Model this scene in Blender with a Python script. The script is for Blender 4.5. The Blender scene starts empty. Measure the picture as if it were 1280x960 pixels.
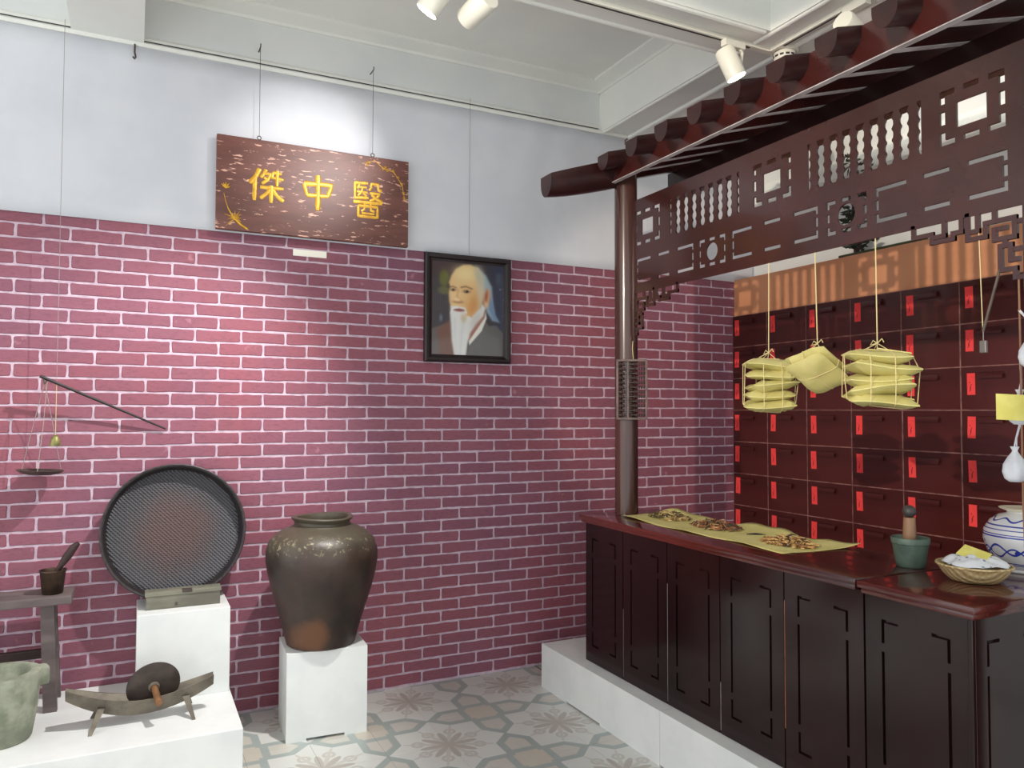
import bpy, bmesh, math, random
from mathutils import Vector, Matrix
import numpy as np
random.seed(7); rng = np.random.default_rng(7)
SC = bpy.context.scene; COL = SC.collection
PI = math.pi

# ------------------------------------------------------------------ camera
F_PX, YAW, PITCH, ROLL = 963.0, 0.4562, 0.0345, 0.0027
CAM = Vector((0.0, -4.3383, 1.6))
fw = Vector((math.sin(YAW)*math.cos(PITCH), math.cos(YAW)*math.cos(PITCH), math.sin(PITCH)))
rt = Vector((math.cos(YAW), -math.sin(YAW), 0)); up = rt.cross(fw)
rt2 = rt*math.cos(ROLL) + up*math.sin(ROLL); up2 = up*math.cos(ROLL) - rt*math.sin(ROLL)
cd = bpy.data.cameras.new('camera'); cd.sensor_width = 36; cd.lens = F_PX*36/1280
cd.clip_start = 0.05
cam = bpy.data.objects.new('camera', cd); COL.objects.link(cam)
cam.matrix_world = Matrix(((rt2.x, up2.x, -fw.x, CAM.x), (rt2.y, up2.y, -fw.y, CAM.y), (rt2.z, up2.z, -fw.z, CAM.z), (0, 0, 0, 1)))
SC.camera = cam

# ------------------------------------------------------------------ world, lights, exposure
w = bpy.data.worlds.new('world'); SC.world = w; w.use_nodes = True
w.node_tree.nodes['Background'].inputs[0].default_value = (0.97, 0.985, 1.0, 1)
w.node_tree.nodes['Background'].inputs[1].default_value = 1.18
SC.view_settings.view_transform = 'Standard'; SC.view_settings.look = 'None'
SC.view_settings.gamma = 1; SC.view_settings.use_curve_mapping = False
SC.view_settings.exposure = 0.56

def spot(loc, target, power, deg, blend, col=(1, .96, .93), size=.03, name='spot_light'):
    l = bpy.data.lights.new(name, 'SPOT'); l.energy = power; l.spot_size = math.radians(deg)
    l.spot_blend = blend; l.color = col; l.shadow_soft_size = size
    o = bpy.data.objects.new(name, l); COL.objects.link(o); o.location = loc
    o.rotation_euler = (Vector(target)-Vector(loc)).to_track_quat('-Z', 'Y').to_euler()
    return o
LAMP_A = Vector((1.07, -1.40, 3.27)); LAMP_B = Vector((1.25, -1.40, 3.27))
LAMP_C = Vector((2.66, -1.42, 3.30)); LAMP_D = Vector((2.90, -1.95, 3.30))
AIM_A = Vector((-.30, -.30, .80)); AIM_B = Vector((.85, 0, 2.96)); AIM_C = Vector((3.05, -1.62, 2.3))
AIM_D = Vector((4.12, -1.75, 2.95))
SPOT_A = (205, 75, .7); SPOT_B = (46, 44, 1.0); SPOT_C = (30, 80, .7); SPOT_D = (22, 85, .8)
# a lamp of the same track system farther back in the hall, to the left of the camera
far_spot = spot((-4.0, -4.7, 3.42), (2.29, -1.63, 2.2), 900, 23, .3, (1, .86, .70), .05, 'hall_spotlight_offscreen')

# ------------------------------------------------------------------ helpers: node materials
class NT:
    def __init__(s, name):
        s.m = bpy.data.materials.new(name); s.m.use_nodes = True; s.t = s.m.node_tree
        s.b = s.t.nodes['Principled BSDF']
    def new(s, t, **k):
        n = s.t.nodes.new(t)
        for a, v in k.items(): setattr(n, a, v)
        return n
    def put(s, sock, v):
        if hasattr(v, 'is_output') or isinstance(v, bpy.types.NodeSocket): s.t.links.new(v, sock)
        else:
            if isinstance(v, (tuple, list)) and len(v) == 3 and sock.type == 'RGBA': v = (*v, 1)
            sock.default_value = v
    def math(s, op, a, b=0.0, c=0.0, clamp=False):
        n = s.new('ShaderNodeMath', operation=op, use_clamp=clamp)
        s.put(n.inputs[0], a); s.put(n.inputs[1], b); s.put(n.inputs[2], c); return n.outputs[0]
    def vmath(s, op, a, b):
        n = s.new('ShaderNodeVectorMath', operation=op); s.put(n.inputs[0], a); s.put(n.inputs[1], b); return n.outputs[0]
    def coord(s, kind='Object'):
        return s.new('ShaderNodeTexCoord').outputs[kind]
    def pos(s): return s.new('ShaderNodeNewGeometry').outputs['Position']
    def sep(s, v):
        n = s.new('ShaderNodeSeparateXYZ'); s.put(n.inputs[0], v); return n.outputs
    def comb(s, x, y, z):
        n = s.new('ShaderNodeCombineXYZ'); s.put(n.inputs[0], x); s.put(n.inputs[1], y); s.put(n.inputs[2], z); return n.outputs[0]
    def noise(s, v, scale, detail=4, rough=.55, dist=0):
        n = s.new('ShaderNodeTexNoise'); s.put(n.inputs['Vector'], v); n.inputs['Scale'].default_value = scale
        n.inputs['Detail'].default_value = detail; n.inputs['Roughness'].default_value = rough
        n.inputs['Distortion'].default_value = dist; return n.outputs['Fac']
    def mix(s, f, a, b, mode='MIX'):
        n = s.new('ShaderNodeMix', data_type='RGBA', blend_type=mode)
        s.put(n.inputs[0], f); s.put(n.inputs[6], a); s.put(n.inputs[7], b); return n.outputs[2]
    def ss(s, x, lo, hi):
        n = s.new('ShaderNodeMapRange', interpolation_type='SMOOTHSTEP')
        s.put(n.inputs[0], x); n.inputs[1].default_value = lo; n.inputs[2].default_value = hi; return n.outputs[0]
    def bump(s, h, strength, dist=.01):
        n = s.new('ShaderNodeBump'); s.put(n.inputs['Height'], h); n.inputs['Strength'].default_value = strength
        n.inputs['Distance'].default_value = dist; s.t.links.new(n.outputs[0], s.b.inputs['Normal'])
    def fin(s, col, rough=.5, metal=0, coat=0, spec=.5):
        s.put(s.b.inputs['Base Color'], col); s.put(s.b.inputs['Roughness'], rough)
        s.b.inputs['Metallic'].default_value = metal; s.b.inputs['Coat Weight'].default_value = coat
        s.b.inputs['Coat Roughness'].default_value = .06
        s.b.inputs['Specular IOR Level'].default_value = spec; return s.m

def lin(r, g, b):
    f = lambda c: (c/255/12.92) if c/255 <= .04045 else ((c/255+.055)/1.055)**2.4
    return (f(r), f(g), f(b))

def simple(name, c1, c2=None, scale=8, stretch=(1, 1, 1), rough=.5, metal=0, coat=0, bump=0, bscale=40, spec=.5, lo=.35, hi=.65, dist=.005):
    n = NT(name); v = n.vmath('MULTIPLY', n.coord(), stretch)
    col = lin(*c1)
    if c2: col = n.mix(n.ss(n.noise(v, scale), lo, hi), lin(*c1), lin(*c2))
    if bump: n.bump(n.noise(v, bscale), bump, dist)
    return n.fin(col, rough, metal, coat, spec)

M = {}
M['white'] = simple('white_paint', (232, 234, 232), (224, 227, 226), 5, rough=.5, bump=.04)
M['ceil'] = simple('ceiling_paint', (238, 239, 232), (232, 234, 228), 2, rough=.7)
M['plaster'] = simple('wall_paint', (226, 228, 226), (219, 222, 222), 2, rough=.8)
M['fabric'] = simple('white_fabric', (220, 222, 228), (213, 216, 223), 3, rough=.85, bump=.05, bscale=6)
M['lacquer'] = simple('dark_lacquer', (38, 18, 18), (28, 13, 14), 3, (1, 1, .15), rough=.15, spec=.4, bump=.02, bscale=12)
M['lacq_red'] = simple('red_brown_lacquer', (98, 36, 28), (78, 26, 22), 4, (1, .2, 1), rough=.2, coat=.3)
M['lacq_mid'] = simple('lattice_lacquer', (62, 30, 27), (52, 25, 23), 3, rough=.22, coat=.25)
M['top'] = simple('counter_top_lacquer', (86, 34, 28), (58, 22, 20), 7, (1, .12, 1), rough=.16, coat=.4)
M['drawer'] = simple('drawer_lacquer', (80, 33, 29), (66, 26, 24), 4, (1, .3, 1), rough=.24, coat=.15)
M['seam'] = simple('worn_edge', (150, 108, 100), (104, 64, 60), 16, rough=.6)
M['tan'] = simple('tan_board', (214, 150, 110), (204, 140, 100), 2, rough=.55)
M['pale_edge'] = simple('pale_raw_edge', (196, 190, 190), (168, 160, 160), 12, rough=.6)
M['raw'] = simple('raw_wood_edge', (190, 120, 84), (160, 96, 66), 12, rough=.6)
M['post'] = simple('post_lacquer', (74, 46, 40), (54, 33, 29), 8, (1, 1, .1), rough=.22, coat=.2)
M['frame'] = simple('frame_black', (36, 20, 22), (28, 16, 18), 6, rough=.45)
M['clay'] = None
M['stone'] = simple('grey_green_stone', (156, 160, 142), (122, 128, 110), 12, rough=.9, bump=.6, bscale=45)
M['brass'] = simple('old_brass', (88, 70, 58), (56, 44, 38), 14, rough=.45, metal=.7)
M['darkwood'] = simple('dark_wood', (70, 44, 38), (44, 28, 26), 10, (1, 1, .2), rough=.55)
M['blackwood'] = simple('black_stick_wood', (40, 32, 34), (28, 22, 24), 10, rough=.5)
M['greywood'] = simple('grey_worn_wood', (112, 100, 98), (84, 74, 74), 9, (.25, 1, 1), rough=.7, bump=.25, bscale=30)
M['boxwood'] = simple('dusty_box_wood', (128, 126, 110), (96, 94, 82), 10, (.3, 1, 1), rough=.7, bump=.15)
M['boat'] = simple('grey_cast_iron', (122, 114, 100), (92, 84, 74), 12, rough=.6, metal=.15, bump=.2)
M['iron'] = simple('dark_iron', (82, 70, 64), (62, 53, 49), 16, rough=.55, metal=.15, bump=.1)
M['handle'] = simple('worn_handle_wood', (138, 98, 64), (110, 76, 50), 20, rough=.5)
M['paper'] = simple('yellow_paper', (204, 196, 130), (192, 183, 114), 6, rough=.75, bump=.45, bscale=22)
M['string'] = simple('cotton_string', (206, 190, 140), rough=.8)
M['thread'] = simple('nylon_thread', (150, 140, 135), rough=.5)
M['card'] = simple('yellow_card', (236, 226, 128), (228, 216, 112), 20, rough=.7)
M['cloth'] = simple('white_cotton', (226, 228, 232), (210, 212, 220), 14, rough=.9, bump=.2, bscale=30)
M['greenmetal'] = simple('green_patina_metal', (92, 112, 98), (74, 92, 82), 18, rough=.45, metal=.2, bump=.1)
M['wicker'] = None
M['lampwhite'] = simple('lamp_white', (236, 234, 220), rough=.35)
M['darkline'] = simple('track_slot', (52, 50, 52), rough=.6)
M['steel'] = simple('dull_steel', (120, 116, 112), rough=.4, metal=.8)
M['gold'] = simple('gold_leaf', (226, 176, 52), (200, 146, 34), 30, rough=.38, metal=.25)
M['leaf'] = simple('dark_leaf', (44, 58, 36), (28, 40, 26), 12, rough=.6)
M['fascia'] = simple('fascia_lacquer', (70, 29, 26), (54, 23, 21), 4, (1, .3, 1), rough=.26, coat=.2)
M['roofdark'] = simple('roof_soffit_dark', (58, 34, 32), (46, 27, 26), 4, rough=.3, coat=.1)
M['tile_end'] = simple('eave_tile_brown', (52, 24, 23), (40, 19, 19), 8, rough=.3)
M['black'] = simple('black_gap', (22, 20, 20), rough=.8)

def brick_material():
    n = NT('printed_brick'); p = n.pos(); x, y, z = n.sep(p)
    row = n.math('FLOOR', n.math('DIVIDE', n.math('SUBTRACT', 2.5587, z), .0671))
    par = n.math('MODULO', row, 2.0)
    col = n.math('FLOOR', n.math('ADD', n.math('ADD', n.math('DIVIDE', x, .2294), 30.277), n.math('MULTIPLY', n.math('SUBTRACT', 1.0, par), .5)))
    wn = n.new('ShaderNodeTexWhiteNoise', noise_dimensions='2D'); n.put(wn.inputs['Vector'], n.comb(row, col, 0))
    c = n.mix(wn.outputs['Value'], lin(142, 87, 104), lin(125, 76, 95))
    c = n.mix(n.ss(n.noise(p, 1.3, 2), .35, .7), c, lin(145, 80, 92))
    c = n.mix(n.math('MULTIPLY', n.ss(n.noise(n.vmath('MULTIPLY', p, (1, 1, 2.2)), 38, 5, .7), .45, .72), .5), c, lin(104, 61, 78))
    c = n.mix(n.math('MULTIPLY', n.ss(n.noise(p, 9, 4, .6), .66, .74), .5), c, lin(190, 130, 140))
    n.bump(n.noise(n.vmath('MULTIPLY', p, (1, 1, 2.5)), 55, 5, .65), .35, .004)
    return n.fin(c, .62)
M['brick'] = brick_material()
def mortar_material():
    n = NT('printed_mortar'); p = n.pos(); x, y, z = n.sep(p)
    c = n.mix(n.ss(n.noise(p, 25, 5), .35, .65), lin(204, 182, 196), lin(184, 160, 176))
    return n.fin(c, .65)
M['mortar'] = mortar_material()

def tile_material():
    n = NT('cement_floor_tile'); p = n.pos(); x, y, z = n.sep(p)
    def fold(v, o):
        q = n.math('MODULO', n.math('ADD', v, o), .6)
        return n.math('ABSOLUTE', n.math('SUBTRACT', q, .3))
    # star centres at x = 1.385 + .6k, y = -.24 + .6k  (fold gives distance from the star centre)
    a = fold(x, 6.0 + .3 - 1.385 + .6*3); b = fold(y, 6.0 + .3 + .24 + .6*3)
    s = .212
    d1 = n.math('SUBTRACT', n.math('MAXIMUM', a, b), s)
    d2 = n.math('SUBTRACT', n.math('MULTIPLY', n.math('ADD', a, b), .7071), s)
    d = n.math('MINIMUM', d1, d2)
    ca = n.math('SUBTRACT', .3, a); cb = n.math('SUBTRACT', .3, b)
    cm = n.math('MAXIMUM', ca, cb)
    tan = lin(206, 202, 192); green = lin(160, 172, 168); white = lin(220, 221, 216); pink = lin(184, 175, 166); grey = lin(194, 196, 193)
    # field of the star
    r = n.math('SQRT', n.math('ADD', n.math('MULTIPLY', a, a), n.math('MULTIPLY', b, b)))
    th = n.math('ARCTAN2', b, a)
    c4 = n.math('COSINE', n.math('MULTIPLY', th, 8.0))
    petal = n.math('SUBTRACT', n.math('ADD', .088, n.math('MULTIPLY', c4, .056)), r)
    dth = n.math('ABSOLUTE', n.math('SUBTRACT', n.math('ABSOLUTE', n.math('SUBTRACT', th, PI/4)), PI/8))
    side = n.math('MULTIPLY', r, dth); rad = n.math('SUBTRACT', r, .150)
    q = n.math('SQRT', n.math('ADD', n.math('MULTIPLY', side, side), n.math('MULTIPLY', rad, rad)))
    star = n.mix(n.ss(n.math('SUBTRACT', n.math('ABSOLUTE', n.math('SUBTRACT', q, .024)), .0075), .003, -.002), white, lin(196, 192, 184))
    star = n.mix(n.ss(n.math('ADD', n.math('SUBTRACT', .0085, side), n.math('MULTIPLY', rad, -.05)), -.003, .003), star, lin(202, 198, 190))
    star = n.mix(n.ss(petal, -.004, .004), star, pink)
    # cross between the stars
    cross = n.mix(n.ss(cm, .074, .080), lin(204, 196, 180), green)
    kite = n.math('MAXIMUM', n.math('SUBTRACT', .115, cm), n.math('SUBTRACT', .034, d))
    cross = n.mix(n.ss(kite, .004, -.004), cross, tan)
    c = n.mix(n.ss(d, -.014, -.008), star, lin(222, 224, 220))
    c = n.mix(n.ss(d, -.007, -.001), c, green)
    c = n.mix(n.ss(d, .026, .032), c, cross)
    c = n.mix(n.math('MULTIPLY', n.noise(p, 7, 4), .35), c, lin(186, 190, 186))
    return n.fin(c, .33)
M['tile'] = tile_material()
M['grout'] = simple('grout', (120, 118, 112), rough=.8)

def clay_material():
    n = NT('old_glazed_clay'); v = n.coord(); x, y, z = n.sep(v)
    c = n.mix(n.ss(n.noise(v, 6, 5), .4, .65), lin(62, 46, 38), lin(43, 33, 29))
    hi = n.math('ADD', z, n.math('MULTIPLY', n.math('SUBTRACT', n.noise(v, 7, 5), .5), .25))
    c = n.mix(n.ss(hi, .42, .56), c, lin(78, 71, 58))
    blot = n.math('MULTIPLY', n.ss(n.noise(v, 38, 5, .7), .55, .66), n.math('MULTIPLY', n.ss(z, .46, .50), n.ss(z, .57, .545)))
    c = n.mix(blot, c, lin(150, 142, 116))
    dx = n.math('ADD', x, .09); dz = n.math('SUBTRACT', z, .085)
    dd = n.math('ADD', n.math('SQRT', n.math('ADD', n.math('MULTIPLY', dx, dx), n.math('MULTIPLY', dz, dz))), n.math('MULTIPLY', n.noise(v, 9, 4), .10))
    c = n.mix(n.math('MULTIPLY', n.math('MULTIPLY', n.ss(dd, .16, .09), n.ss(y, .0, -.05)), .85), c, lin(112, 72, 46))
    n.bump(n.noise(v, 22, 5), .25, .01)
    return n.fin(c, .42)
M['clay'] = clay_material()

def weave_material(name, c1, c2, c3, k, bumpy=.5, rough=.6, centre=None):
    n = NT(name); v = n.coord(); x, y, z = n.sep(v)
    u = n.math('MULTIPLY', n.math('ADD', x, y), k); t = n.math('MULTIPLY', n.math('SUBTRACT', x, y), k)
    su = n.math('SINE', u); st = n.math('SINE', t)
    h = n.math('MULTIPLY', su, n.math('ADD', .6, n.math('MULTIPLY', st, .4)))
    c = n.mix(n.ss(h, -.6, .8), lin(*c1), lin(*c2))
    if centre:
        r = n.math('SQRT', n.math('ADD', n.math('MULTIPLY', x, x), n.math('MULTIPLY', y, y)))
        r = n.math('ADD', r, n.math('MULTIPLY', n.noise(v, 6), .15))
        c = n.mix(n.math('MULTIPLY', n.ss(r, .34, .16), .6), c, lin(*c3))
    n.bump(h, bumpy, .004)
    return n.fin(c, rough)
M['tray'] = weave_material('woven_tray', (46, 44, 48), (88, 88, 92), (92, 62, 56), 330, .6, .55, True)
M['wicker'] = weave_material('wicker', (176, 148, 100), (216, 194, 146), (0, 0, 0), 260, .5, .6)

def plaque_material():
    n = NT('plaque_lacquer'); v = n.coord(); sv = n.vmath('MULTIPLY', v, (1, 1, 4.2))
    c = n.mix(n.ss(n.noise(n.vmath('MULTIPLY', v, (.6, 1, 3)), 5), .35, .65), lin(98, 56, 48), lin(116, 70, 60))
    f = n.noise(sv, 16, 6, .62)
    c = n.mix(n.ss(f, .605, .635), c, lin(222, 172, 150))
    return n.fin(c, .42)
M['plaque'] = plaque_material()

def label_material():
    n = NT('red_paper_label'); v = n.coord(); x, y, z = n.sep(v)
    g = n.noise(n.vmath('MULTIPLY', v, (1, 1, .6)), 110, 2, .5)
    band = n.math('MULTIPLY', n.ss(n.math('ABSOLUTE', y), .012, .008), n.ss(n.math('ABSOLUTE', z), .045, .035))
    return n.fin(n.mix(n.math('MULTIPLY', n.ss(g, .57, .6), band), lin(240, 66, 66), lin(120, 24, 30)), .7)
M['label'] = label_material()

def porcelain_material():
    n = NT('blue_white_porcelain'); v = n.coord(); x, y, z = n.sep(v)
    th = n.math('ARCTAN2', y, x)
    blue = lin(52, 66, 160); c = lin(226, 226, 226)
    def line(c, z0, half, amp=0, k=0, ph=0):
        zz = n.math('SUBTRACT', z, n.math('ADD', z0, n.math('MULTIPLY', n.math('SINE', n.math('ADD', n.math('MULTIPLY', th, k), ph)), amp)))
        return n.mix(n.ss(n.math('ABSOLUTE', zz), half+.0012, half), c, blue)
    for z0, h in ((.034, .0012), (.128, .0022), (.136, .0012), (.152, .001), (.166, .0018), (.028, .001)): c = line(c, z0, h)
    c = line(c, .083, .0035, .016, 7); c = line(c, .072, .0026, .016, 7, PI); c = line(c, .186, .002, .006, 9)
    vor = n.new('ShaderNodeTexVoronoi', feature='F1'); n.put(vor.inputs['Vector'], v); vor.inputs['Scale'].default_value = 26
    band = n.math('MULTIPLY', n.ss(z, .045, .05), n.ss(z, .12, .115))
    c = n.mix(n.math('MULTIPLY', n.ss(vor.outputs['Distance'], .24, .20), band), c, blue)
    return n.fin(c, .18, 0, .3)
M['porcelain'] = porcelain_material()

def attr_material(name, rough, coat=0):
    n = NT(name); a = n.new('ShaderNodeAttribute'); a.attribute_name = 'Col'
    return n.fin(a.outputs['Color'], rough, 0, coat)
M['picture'] = attr_material('printed_picture', .35, 1.0)
M['herb'] = attr_material('dried_herb', .8)
def emit(name, c, s):
    m = bpy.data.materials.new(name); m.use_nodes = True; b = m.node_tree.nodes['Principled BSDF']
    b.inputs['Emission Color'].default_value = (*c, 1); b.inputs['Emission Strength'].default_value = s; return m
M['bulb'] = emit('lit_lamp_lens', (1, .97, .9), 14)
def cloth_print():
    n = NT('printed_cotton'); v = n.coord()
    vor = n.new('ShaderNodeTexVoronoi'); n.put(vor.inputs['Vector'], v); vor.inputs['Scale'].default_value = 34
    c = n.mix(n.ss(vor.outputs['Distance'], .2, .12), lin(228, 230, 234), lin(120, 124, 150))
    n.bump(n.noise(v, 30), .3, .01)
    return n.fin(c, .9)
M['cloth_print'] = cloth_print()

# ------------------------------------------------------------------ helpers: geometry
ORG = {}
def tag(o, label=None, cat=None, group=None, kind=None):
    if label: o['label'] = label
    if cat: o['category'] = cat
    if group: o['group'] = group
    if kind: o['kind'] = kind
    return o
def thing(name, label, cat, loc, group=None, kind=None):
    o = bpy.data.objects.new(name, None); o.empty_display_size = .05; COL.objects.link(o); o.location = loc
    ORG[o] = Vector(loc); return tag(o, label, cat, group, kind)
def link(name, me, parent=None, origin=None, rot=None):
    o = bpy.data.objects.new(name, me); COL.objects.link(o)
    po = ORG.get(parent, Vector()) if parent else Vector()
    og = Vector(origin) if origin is not None else po
    o.location = og - po
    if parent: o.parent = parent
    if rot: o.rotation_euler = rot
    ORG[o] = og; return o
def mesh(name, V, Fc, mat, smooth=False):
    me = bpy.data.meshes.new(name); me.from_pydata([tuple(v) for v in V], [], Fc)
    me.materials.append(mat)
    if smooth: me.polygons.foreach_set('use_smooth', [True]*len(me.polygons))
    me.update(); return me
def fix(me):
    bm = bmesh.new(); bm.from_mesh(me); bmesh.ops.recalc_face_normals(bm, faces=bm.faces); bm.to_mesh(me); bm.free(); return me
def obj(name, V, Fc, mat, parent=None, smooth=False, origin=None, fixn=True):
    """V in world coordinates"""
    og = Vector(origin) if origin is not None else (ORG[parent] if parent else Vector())
    me = mesh(name, [Vector(v)-og for v in V], Fc, mat, smooth)
    if fixn: fix(me)
    return link(name, me, parent, og)
def smooth_by_angle(o, deg=40):
    bm = bmesh.new(); bm.from_mesh(o.data)
    for f in bm.faces: f.smooth = True
    for e in bm.edges:
        if len(e.link_faces) == 2 and e.calc_face_angle(0) > math.radians(deg): e.smooth = False
    bm.to_mesh(o.data); bm.free(); return o

class Geo:
    def __init__(s): s.V = []; s.F = []
    def add(s, V, Fc):
        k = len(s.V); s.V += [Vector(v) for v in V]; s.F += [tuple(i+k for i in f) for f in Fc]; return s
    def box(s, x0, x1, y0, y1, z0, z1):
        V = [(x, y, z) for x in (x0, x1) for y in (y0, y1) for z in (z0, z1)]
        return s.add(V, [(0, 1, 3, 2), (4, 6, 7, 5), (0, 4, 5, 1), (2, 3, 7, 6), (0, 2, 6, 4), (1, 5, 7, 3)])
    def bbox(s, x0, x1, y0, y1, z0, z1, b=.004):
        bm = bmesh.new(); bmesh.ops.create_cube(bm, size=1)
        for v in bm.verts: v.co = Vector((x0+(x1-x0)*(v.co.x+.5), y0+(y1-y0)*(v.co.y+.5), z0+(z1-z0)*(v.co.z+.5)))
        bmesh.ops.bevel(bm, geom=list(bm.edges), offset=b, segments=2, affect='EDGES', profile=.6)
        bm.verts.ensure_lookup_table(); bm.verts.index_update()
        s.add([v.co.copy() for v in bm.verts], [tuple(v.index for v in f.verts) for f in bm.faces]); bm.free(); return s
    def prism(s, pts, axis, a, b):
        """polygon pts in the plane normal to axis, from a to b. axis x: (y,z); y: (x,z); z: (x,y)"""
        mk = {'x': lambda p, t: (t, p[0], p[1]), 'y': lambda p, t: (p[0], t, p[1]), 'z': lambda p, t: (p[0], p[1], t)}[axis]
        n = len(pts); V = [mk(p, a) for p in pts]+[mk(p, b) for p in pts]
        Fc = [tuple(range(n)), tuple(range(2*n-1, n-1, -1))]+[(i, i+n, (i+1) % n+n, (i+1) % n) for i in range(n)]
        return s.add(V, Fc)
    def lathe(s, prof, n=32, c=(0, 0, 0), jitter=0):
        V = []; Fc = []; c = Vector(c)
        for r, z in prof:
            for i in range(n):
                a = 2*PI*i/n; V.append(c+Vector((r*math.cos(a), r*math.sin(a), z)))
        m = len(prof)
        for j in range(m-1):
            for i in range(n): Fc.append((j*n+i, j*n+(i+1) % n, (j+1)*n+(i+1) % n, (j+1)*n+i))
        if prof[0][0] > 1e-6: Fc.append(tuple(range(n-1, -1, -1)))
        if prof[-1][0] > 1e-6: Fc.append(tuple(range((m-1)*n, m*n)))
        return s.add(V, Fc)
    def tube(s, pts, r, n=8, cap=True):
        pts = [Vector(p) for p in pts]; V = []; Fc = []; m = len(pts)
        rs = r if isinstance(r, (list, tuple)) else [r]*m
        t0 = (pts[1]-pts[0]).normalized()
        u = t0.orthogonal().normalized()
        for j, p in enumerate(pts):
            t = (pts[min(j+1, m-1)]-pts[max(j-1, 0)]).normalized()
            u = (u-t*u.dot(t)); u = u.normalized() if u.length > 1e-6 else t.orthogonal().normalized(); v = t.cross(u)
            for i in range(n):
                a = 2*PI*i/n; V.append(p+(u*math.cos(a)+v*math.sin(a))*rs[j])
        for j in range(m-1):
            for i in range(n): Fc.append((j*n+i, j*n+(i+1) % n, (j+1)*n+(i+1) % n, (j+1)*n+i))
        if cap: Fc += [tuple(range(n-1, -1, -1)), tuple(range((m-1)*n, m*n))]
        return s.add(V, Fc)
    def xf(s, mtx):
        s.V = [mtx @ v for v in s.V]; return s
    def obj(s, name, mat, parent=None, smooth=False, origin=None):
        o = obj(name, s.V, s.F, mat, parent, False, origin)
        if smooth: smooth_by_angle(o, 40 if smooth is True else smooth)
        return o
    def data(s, name, mat): return fix(mesh(name, s.V, s.F, mat))

def cut_panel(loops, thick, fn, name, mat, parent, origin=None):
    """flat board with holes: loops of 2D points (first = outline); fn maps (a, b, t) to world"""
    cu = bpy.data.curves.new('tmp', 'CURVE'); cu.dimensions = '2D'; cu.fill_mode = 'BOTH'; cu.extrude = thick/2
    for L in loops:
        sp = cu.splines.new('POLY'); sp.points.add(len(L)-1); sp.use_cyclic_u = True
        for i, p in enumerate(L): sp.points[i].co = (p[0], p[1], 0, 1)
    t = bpy.data.objects.new('tmp', cu); COL.objects.link(t)
    dg = bpy.context.evaluated_depsgraph_get(); me = bpy.data.meshes.new_from_object(t.evaluated_get(dg))
    bpy.data.objects.remove(t); bpy.data.curves.remove(cu)
    V = [fn(v.co.x, v.co.y, v.co.z) for v in me.vertices]; Fc = [tuple(p.vertices) for p in me.polygons]
    bpy.data.meshes.remove(me)
    o = obj(name, V, Fc, mat, parent, origin=origin)
    bm = bmesh.new(); bm.from_mesh(o.data); bmesh.ops.remove_doubles(bm, verts=bm.verts, dist=1e-5)
    bmesh.ops.recalc_face_normals(bm, faces=bm.faces); bm.to_mesh(o.data); bm.free()
    return o
def rect(a0, a1, b0, b1): return [(a0, b0), (a1, b0), (a1, b1), (a0, b1)]
def project(P):
    d = Vector(P)-CAM; z = d.dot(fw); return 640+F_PX*d.dot(rt2)/z, 480-F_PX*d.dot(up2)/z, z

# ------------------------------------------------------------------ the room
XR = 4.12; XL = -3.0; CEIL = 3.775; SOF = 3.47
floor = Geo().box(XL, XR, -5.6, .15, -.06, -.004).obj('floor', M['tile']); tag(floor, kind='structure')
gr = Geo().box(-1.4, 2.30, -3.5, 0, -.004, -.0015).obj('grout', M['grout'], floor)
tile_me = Geo().bbox(-.1494, .1494, -.1494, .1494, -.004, .0, .0008).data('floor_tile', M['tile'])
cut_me = Geo().bbox(-.1494, .1494, -.1194, .1200, -.004, .0, .0008).data('floor_tile_cut', M['tile'])
for i in range(-9, 3):
    for j in range(0, 11):
        cx = 1.385+.3*i+.15; cy = -.24-.3*j+.15
        if j == 0: link('floor_tile', cut_me, floor, (cx, -.12, 0))
        else: link('floor_tile', tile_me, floor, (cx, cy, 0))

wall_back = tag(Geo().box(XL, XR+.15, 0, .15, 0, CEIL+.05).obj('wall_back', M['plaster']), kind='structure')
wall_right = tag(Geo().box(XR, XR+.15, -7, 0, 0, CEIL+.05).obj('wall_right', M['plaster']), kind='structure')
ceiling = tag(Geo().box(XL, XR+.15, -7, .15, CEIL, CEIL+.1).obj('ceiling', M['ceil']), kind='structure')
ntrim = [0]
def trim(g, mat='ceil'):
    ntrim[0] += 1; return tag(g.obj('trim_%d' % ntrim[0], M[mat]), kind='structure')
trim(Geo().box(-.31, .015, -7, 0, SOF, CEIL))                      # beam over the tray
trim(Geo().box(.015, 2.78, -1.55, -1.24, SOF, CEIL))               # beam carrying the track
trim(Geo().box(2.78, XR, -7, 0, SOF, CEIL))                        # wide beam along the right wall
# crown mouldings inside the first coffer, a stepped profile on each side
def crown_x(y, sgn, x0, x1, z=CEIL):
    pts = [(y, z), (y, z-.048), (y+sgn*.012, z-.048), (y+sgn*.02, z-.036), (y+sgn*.10, z-.016), (y+sgn*.11, z-.012), (y+sgn*.11, z)]
    return Geo().prism(pts, 'x', x0, x1)
def crown_y(x, sgn, y0, y1, z=CEIL):
    pts = [(x, z), (x, z-.048), (x+sgn*.012, z-.048), (x+sgn*.02, z-.036), (x+sgn*.10, z-.016), (x+sgn*.11, z-.012), (x+sgn*.11, z)]
    return Geo().prism(pts, 'y', y0, y1)
g = crown_x(0, -1, .015, 2.78); g2 = crown_y(2.78, -1, -1.24, 0); g.add(g2.V, g2.F); g2 = crown_x(-1.24, 1, .015, 2.78); g.add(g2.V, g2.F)
g2 = crown_y(.015, 1, -1.24, 0); g.add(g2.V, g2.F); trim(g)
g = crown_x(-1.55, -1, .015, 2.78); g2 = crown_y(2.78, -1, -6.9, -1.55); g.add(g2.V, g2.F); trim(g)
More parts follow.
